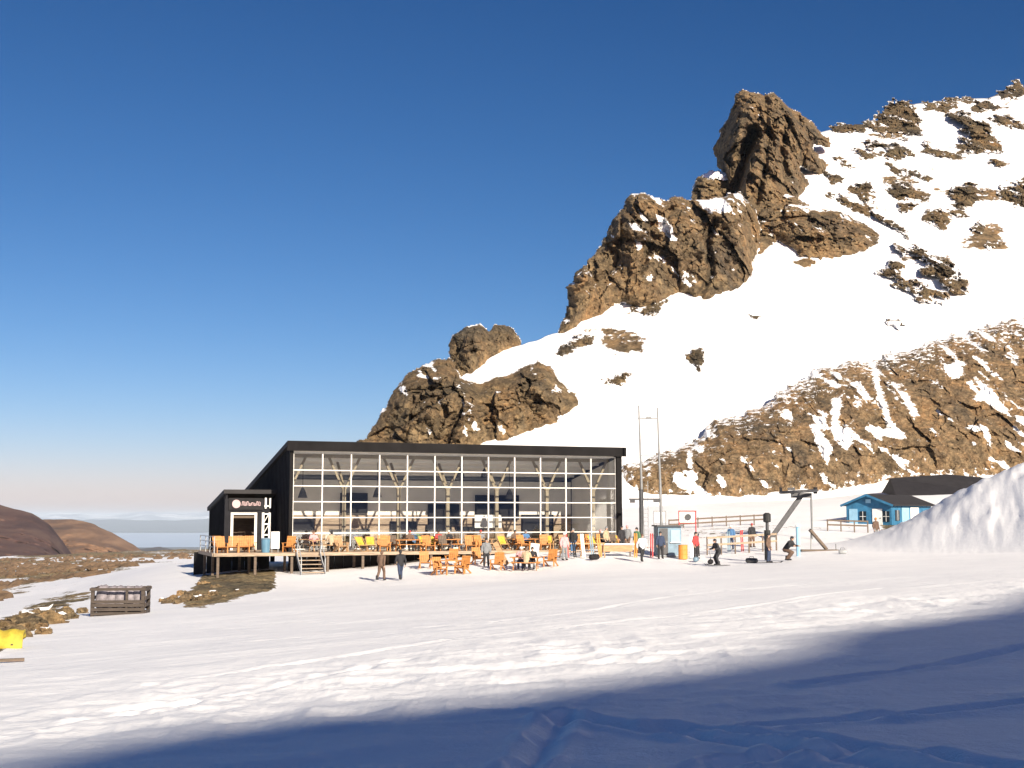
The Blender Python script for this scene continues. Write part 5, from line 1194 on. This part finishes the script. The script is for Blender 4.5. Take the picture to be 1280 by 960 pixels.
a = person(ped(982, 79, LIFT), .9, 'crouch', 'black', 'brown', 'black', 'crouching skier in a black jacket between the padded post and the pale blue post', scale=1.12)
person(ped(478, 75, LIFT), 2.8, 'walk', 'brown', 'brown', 'brown', 'person in brown walking on the snow before the terrace, left of the walking pair')
person(ped(502, 74.4, LIFT), 3.5, 'walk', 'black', 'navy', 'black', 'person in black and navy on the snow before the terrace, right of the walking pair')
person(ped(1092, 97, LIFT), .5, 'stand', 'brown', 'grey', 'orange', 'person in brown with an orange hat standing in front of the blue hut')
person(ped(801, 81, LIFT), .3, 'walk', 'white', 'black', 'brown', 'person in a white jacket and black trousers below the lift mast')
person(ped(824, 83.5, LIFT), .2, 'stand', 'navy', 'black', 'black', 'person in navy standing in front of the ticket kiosk door')
person(ped(783, 89, LIFT), -.3, 'stand', 'grey', 'brown', 'pink', 'person in grey with a pink hat standing beside the right corner of the lodge')
person(ped(776, 88, LIFT), .6, 'stand', 'black', 'black', 'black', 'person all in black standing close to the right corner post of the lodge')
person(ped(705, 82.5, LIFT), .4, 'stand', 'pink', 'grey', 'white', 'person in a pink jacket standing between the snow table and the ski rack')
person(ped(716, 86, LIFT), -.5, 'stand', 'black', 'blue', 'grey', 'person in black with blue trousers standing behind the left end of the ski rack')
person(ped(608, 80, LIFT), .1, 'stand', 'grey', 'black', 'black', 'person in grey standing between the two snow tables')
def seat_at(loc, rz, off, face, *args):
    p = Matrix.Translation(loc) @ Matrix.Rotation(rz, 4, 'Z') @ Vector((off[0], off[1], .012)); return person(p, rz + face, 'sit', *args)
seat_at(T2, -.1, (-.35, .73), 0, 'pink', 'navy', 'white', 'person in a pink jacket sitting on the far bench of the snow table, left side')
seat_at(T2, -.1, (.35, .73), 0, 'black', 'grey', 'black', 'person in a black jacket sitting on the far bench of the snow table, right side')
seat_at(T2, -.1, (.1, -.73), math.pi, 'tan', 'black', 'brown', 'person in a tan jacket on the near bench of the snow table, back turned')
tb = lambda x, y: lw(x, y, dz0)
GP = 'people sitting on the terrace'
for x, y, r, off, fc, jk, tr, ht, lb in ((1.9, -1.9, .05, (-.4, .73), 0, 'pink', 'grey', 'brown', 'person in pink sitting at the pale tan table above the steps, far bench'), (1.9, -1.9, .05, (.45, -.73), math.pi, 'tan', 'black', 'black', 'person in tan sitting at the pale tan table above the steps, near bench'),
        (7.6, -2.5, 0, (.3, .73), 0, 'brown', 'black', 'red', 'person in brown with a red hat sitting at the table between the left yellow chairs'), (10.4, -2.1, .08, (-.3, .73), 0, 'red', 'black', 'black', 'person in a red jacket sitting at the table right of the second yellow chair'),
        (10.4, -2.1, .08, (.45, .73), 0, 'black', 'navy', 'white', 'person in black with a white hat at the table right of the second yellow chair'), (13.1, -1.4, -.05, (.2, .73), 0, 'grey', 'black', 'red', 'person in grey with a red hat at the tan table by the middle glass'),
        (16.0, -2.2, 0, (-.4, .73), 0, 'brown', 'grey', 'black', 'person in brown sitting at the terrace table behind the snow table'), (16.0, -2.2, 0, (.4, .73), 0, 'blue', 'black', 'grey', 'person in blue sitting at the terrace table behind the snow table'),
        (19.9, -1.5, .06, (.3, .73), 0, 'olive', 'brown', 'black', 'person in olive sitting at the bright orange table on the right'), (22.4, -2.0, 0, (-.2, .73), 0, 'black', 'black', 'pink', 'person in black with a pink hat at the rightmost terrace table')):
    seat_at(tb(x, y), PHI + r, off, fc, jk, tr, ht, lb, GP)
GI = 'people inside the lodge'
for x, off, fc, jk, lb in ((2.2, (.3, .72), 0, 'black', 'person in black sitting inside behind the left end of the glass'), (6.0, (-.3, .72), 0, 'navy', 'person in navy sitting inside behind the left quarter of the glass'), (9.9, (.2, .72), 0, 'green', 'person in green sitting inside behind the glass left of its middle'), (9.9, (-.4, -.72), math.pi, 'blue', 'person in blue sitting inside with back to the glass left of its middle'), (13.5, (.3, -.72), math.pi, 'black', 'person in black sitting inside with back to the middle of the glass'), (17.4, (0, .72), 0, 'white', 'person in white sitting inside behind the right half of the glass'), (21.2, (-.3, -.72), math.pi, 'brown', 'person in brown sitting inside behind the right end of the glass')):
    seat_at(lw(x, 3.6, -.06), PHI, off, fc, jk, 'black', 'brown', lb, GI)

person(ped(868, 84.5, LIFT), .8, 'stand', 'red', 'black', 'black', 'person in a red jacket standing right of the orange barrel')
person(ped(912, 92.5, LIFT), -.6, 'stand', 'blue', 'navy', 'white', 'person in blue standing behind the tan rail fence, left one')
person(ped(938, 93.5, LIFT), .4, 'stand', 'black', 'brown', 'red', 'person in black with a red hat standing behind the tan rail fence')
person(ped(757, 87, LIFT), .9, 'stand', 'tan', 'black', 'grey', 'person in tan standing behind the pinkish barrier')
person(ped(795, 87, LIFT), -.9, 'stand', 'green', 'black', 'black', 'person in green standing behind the person in the white jacket')
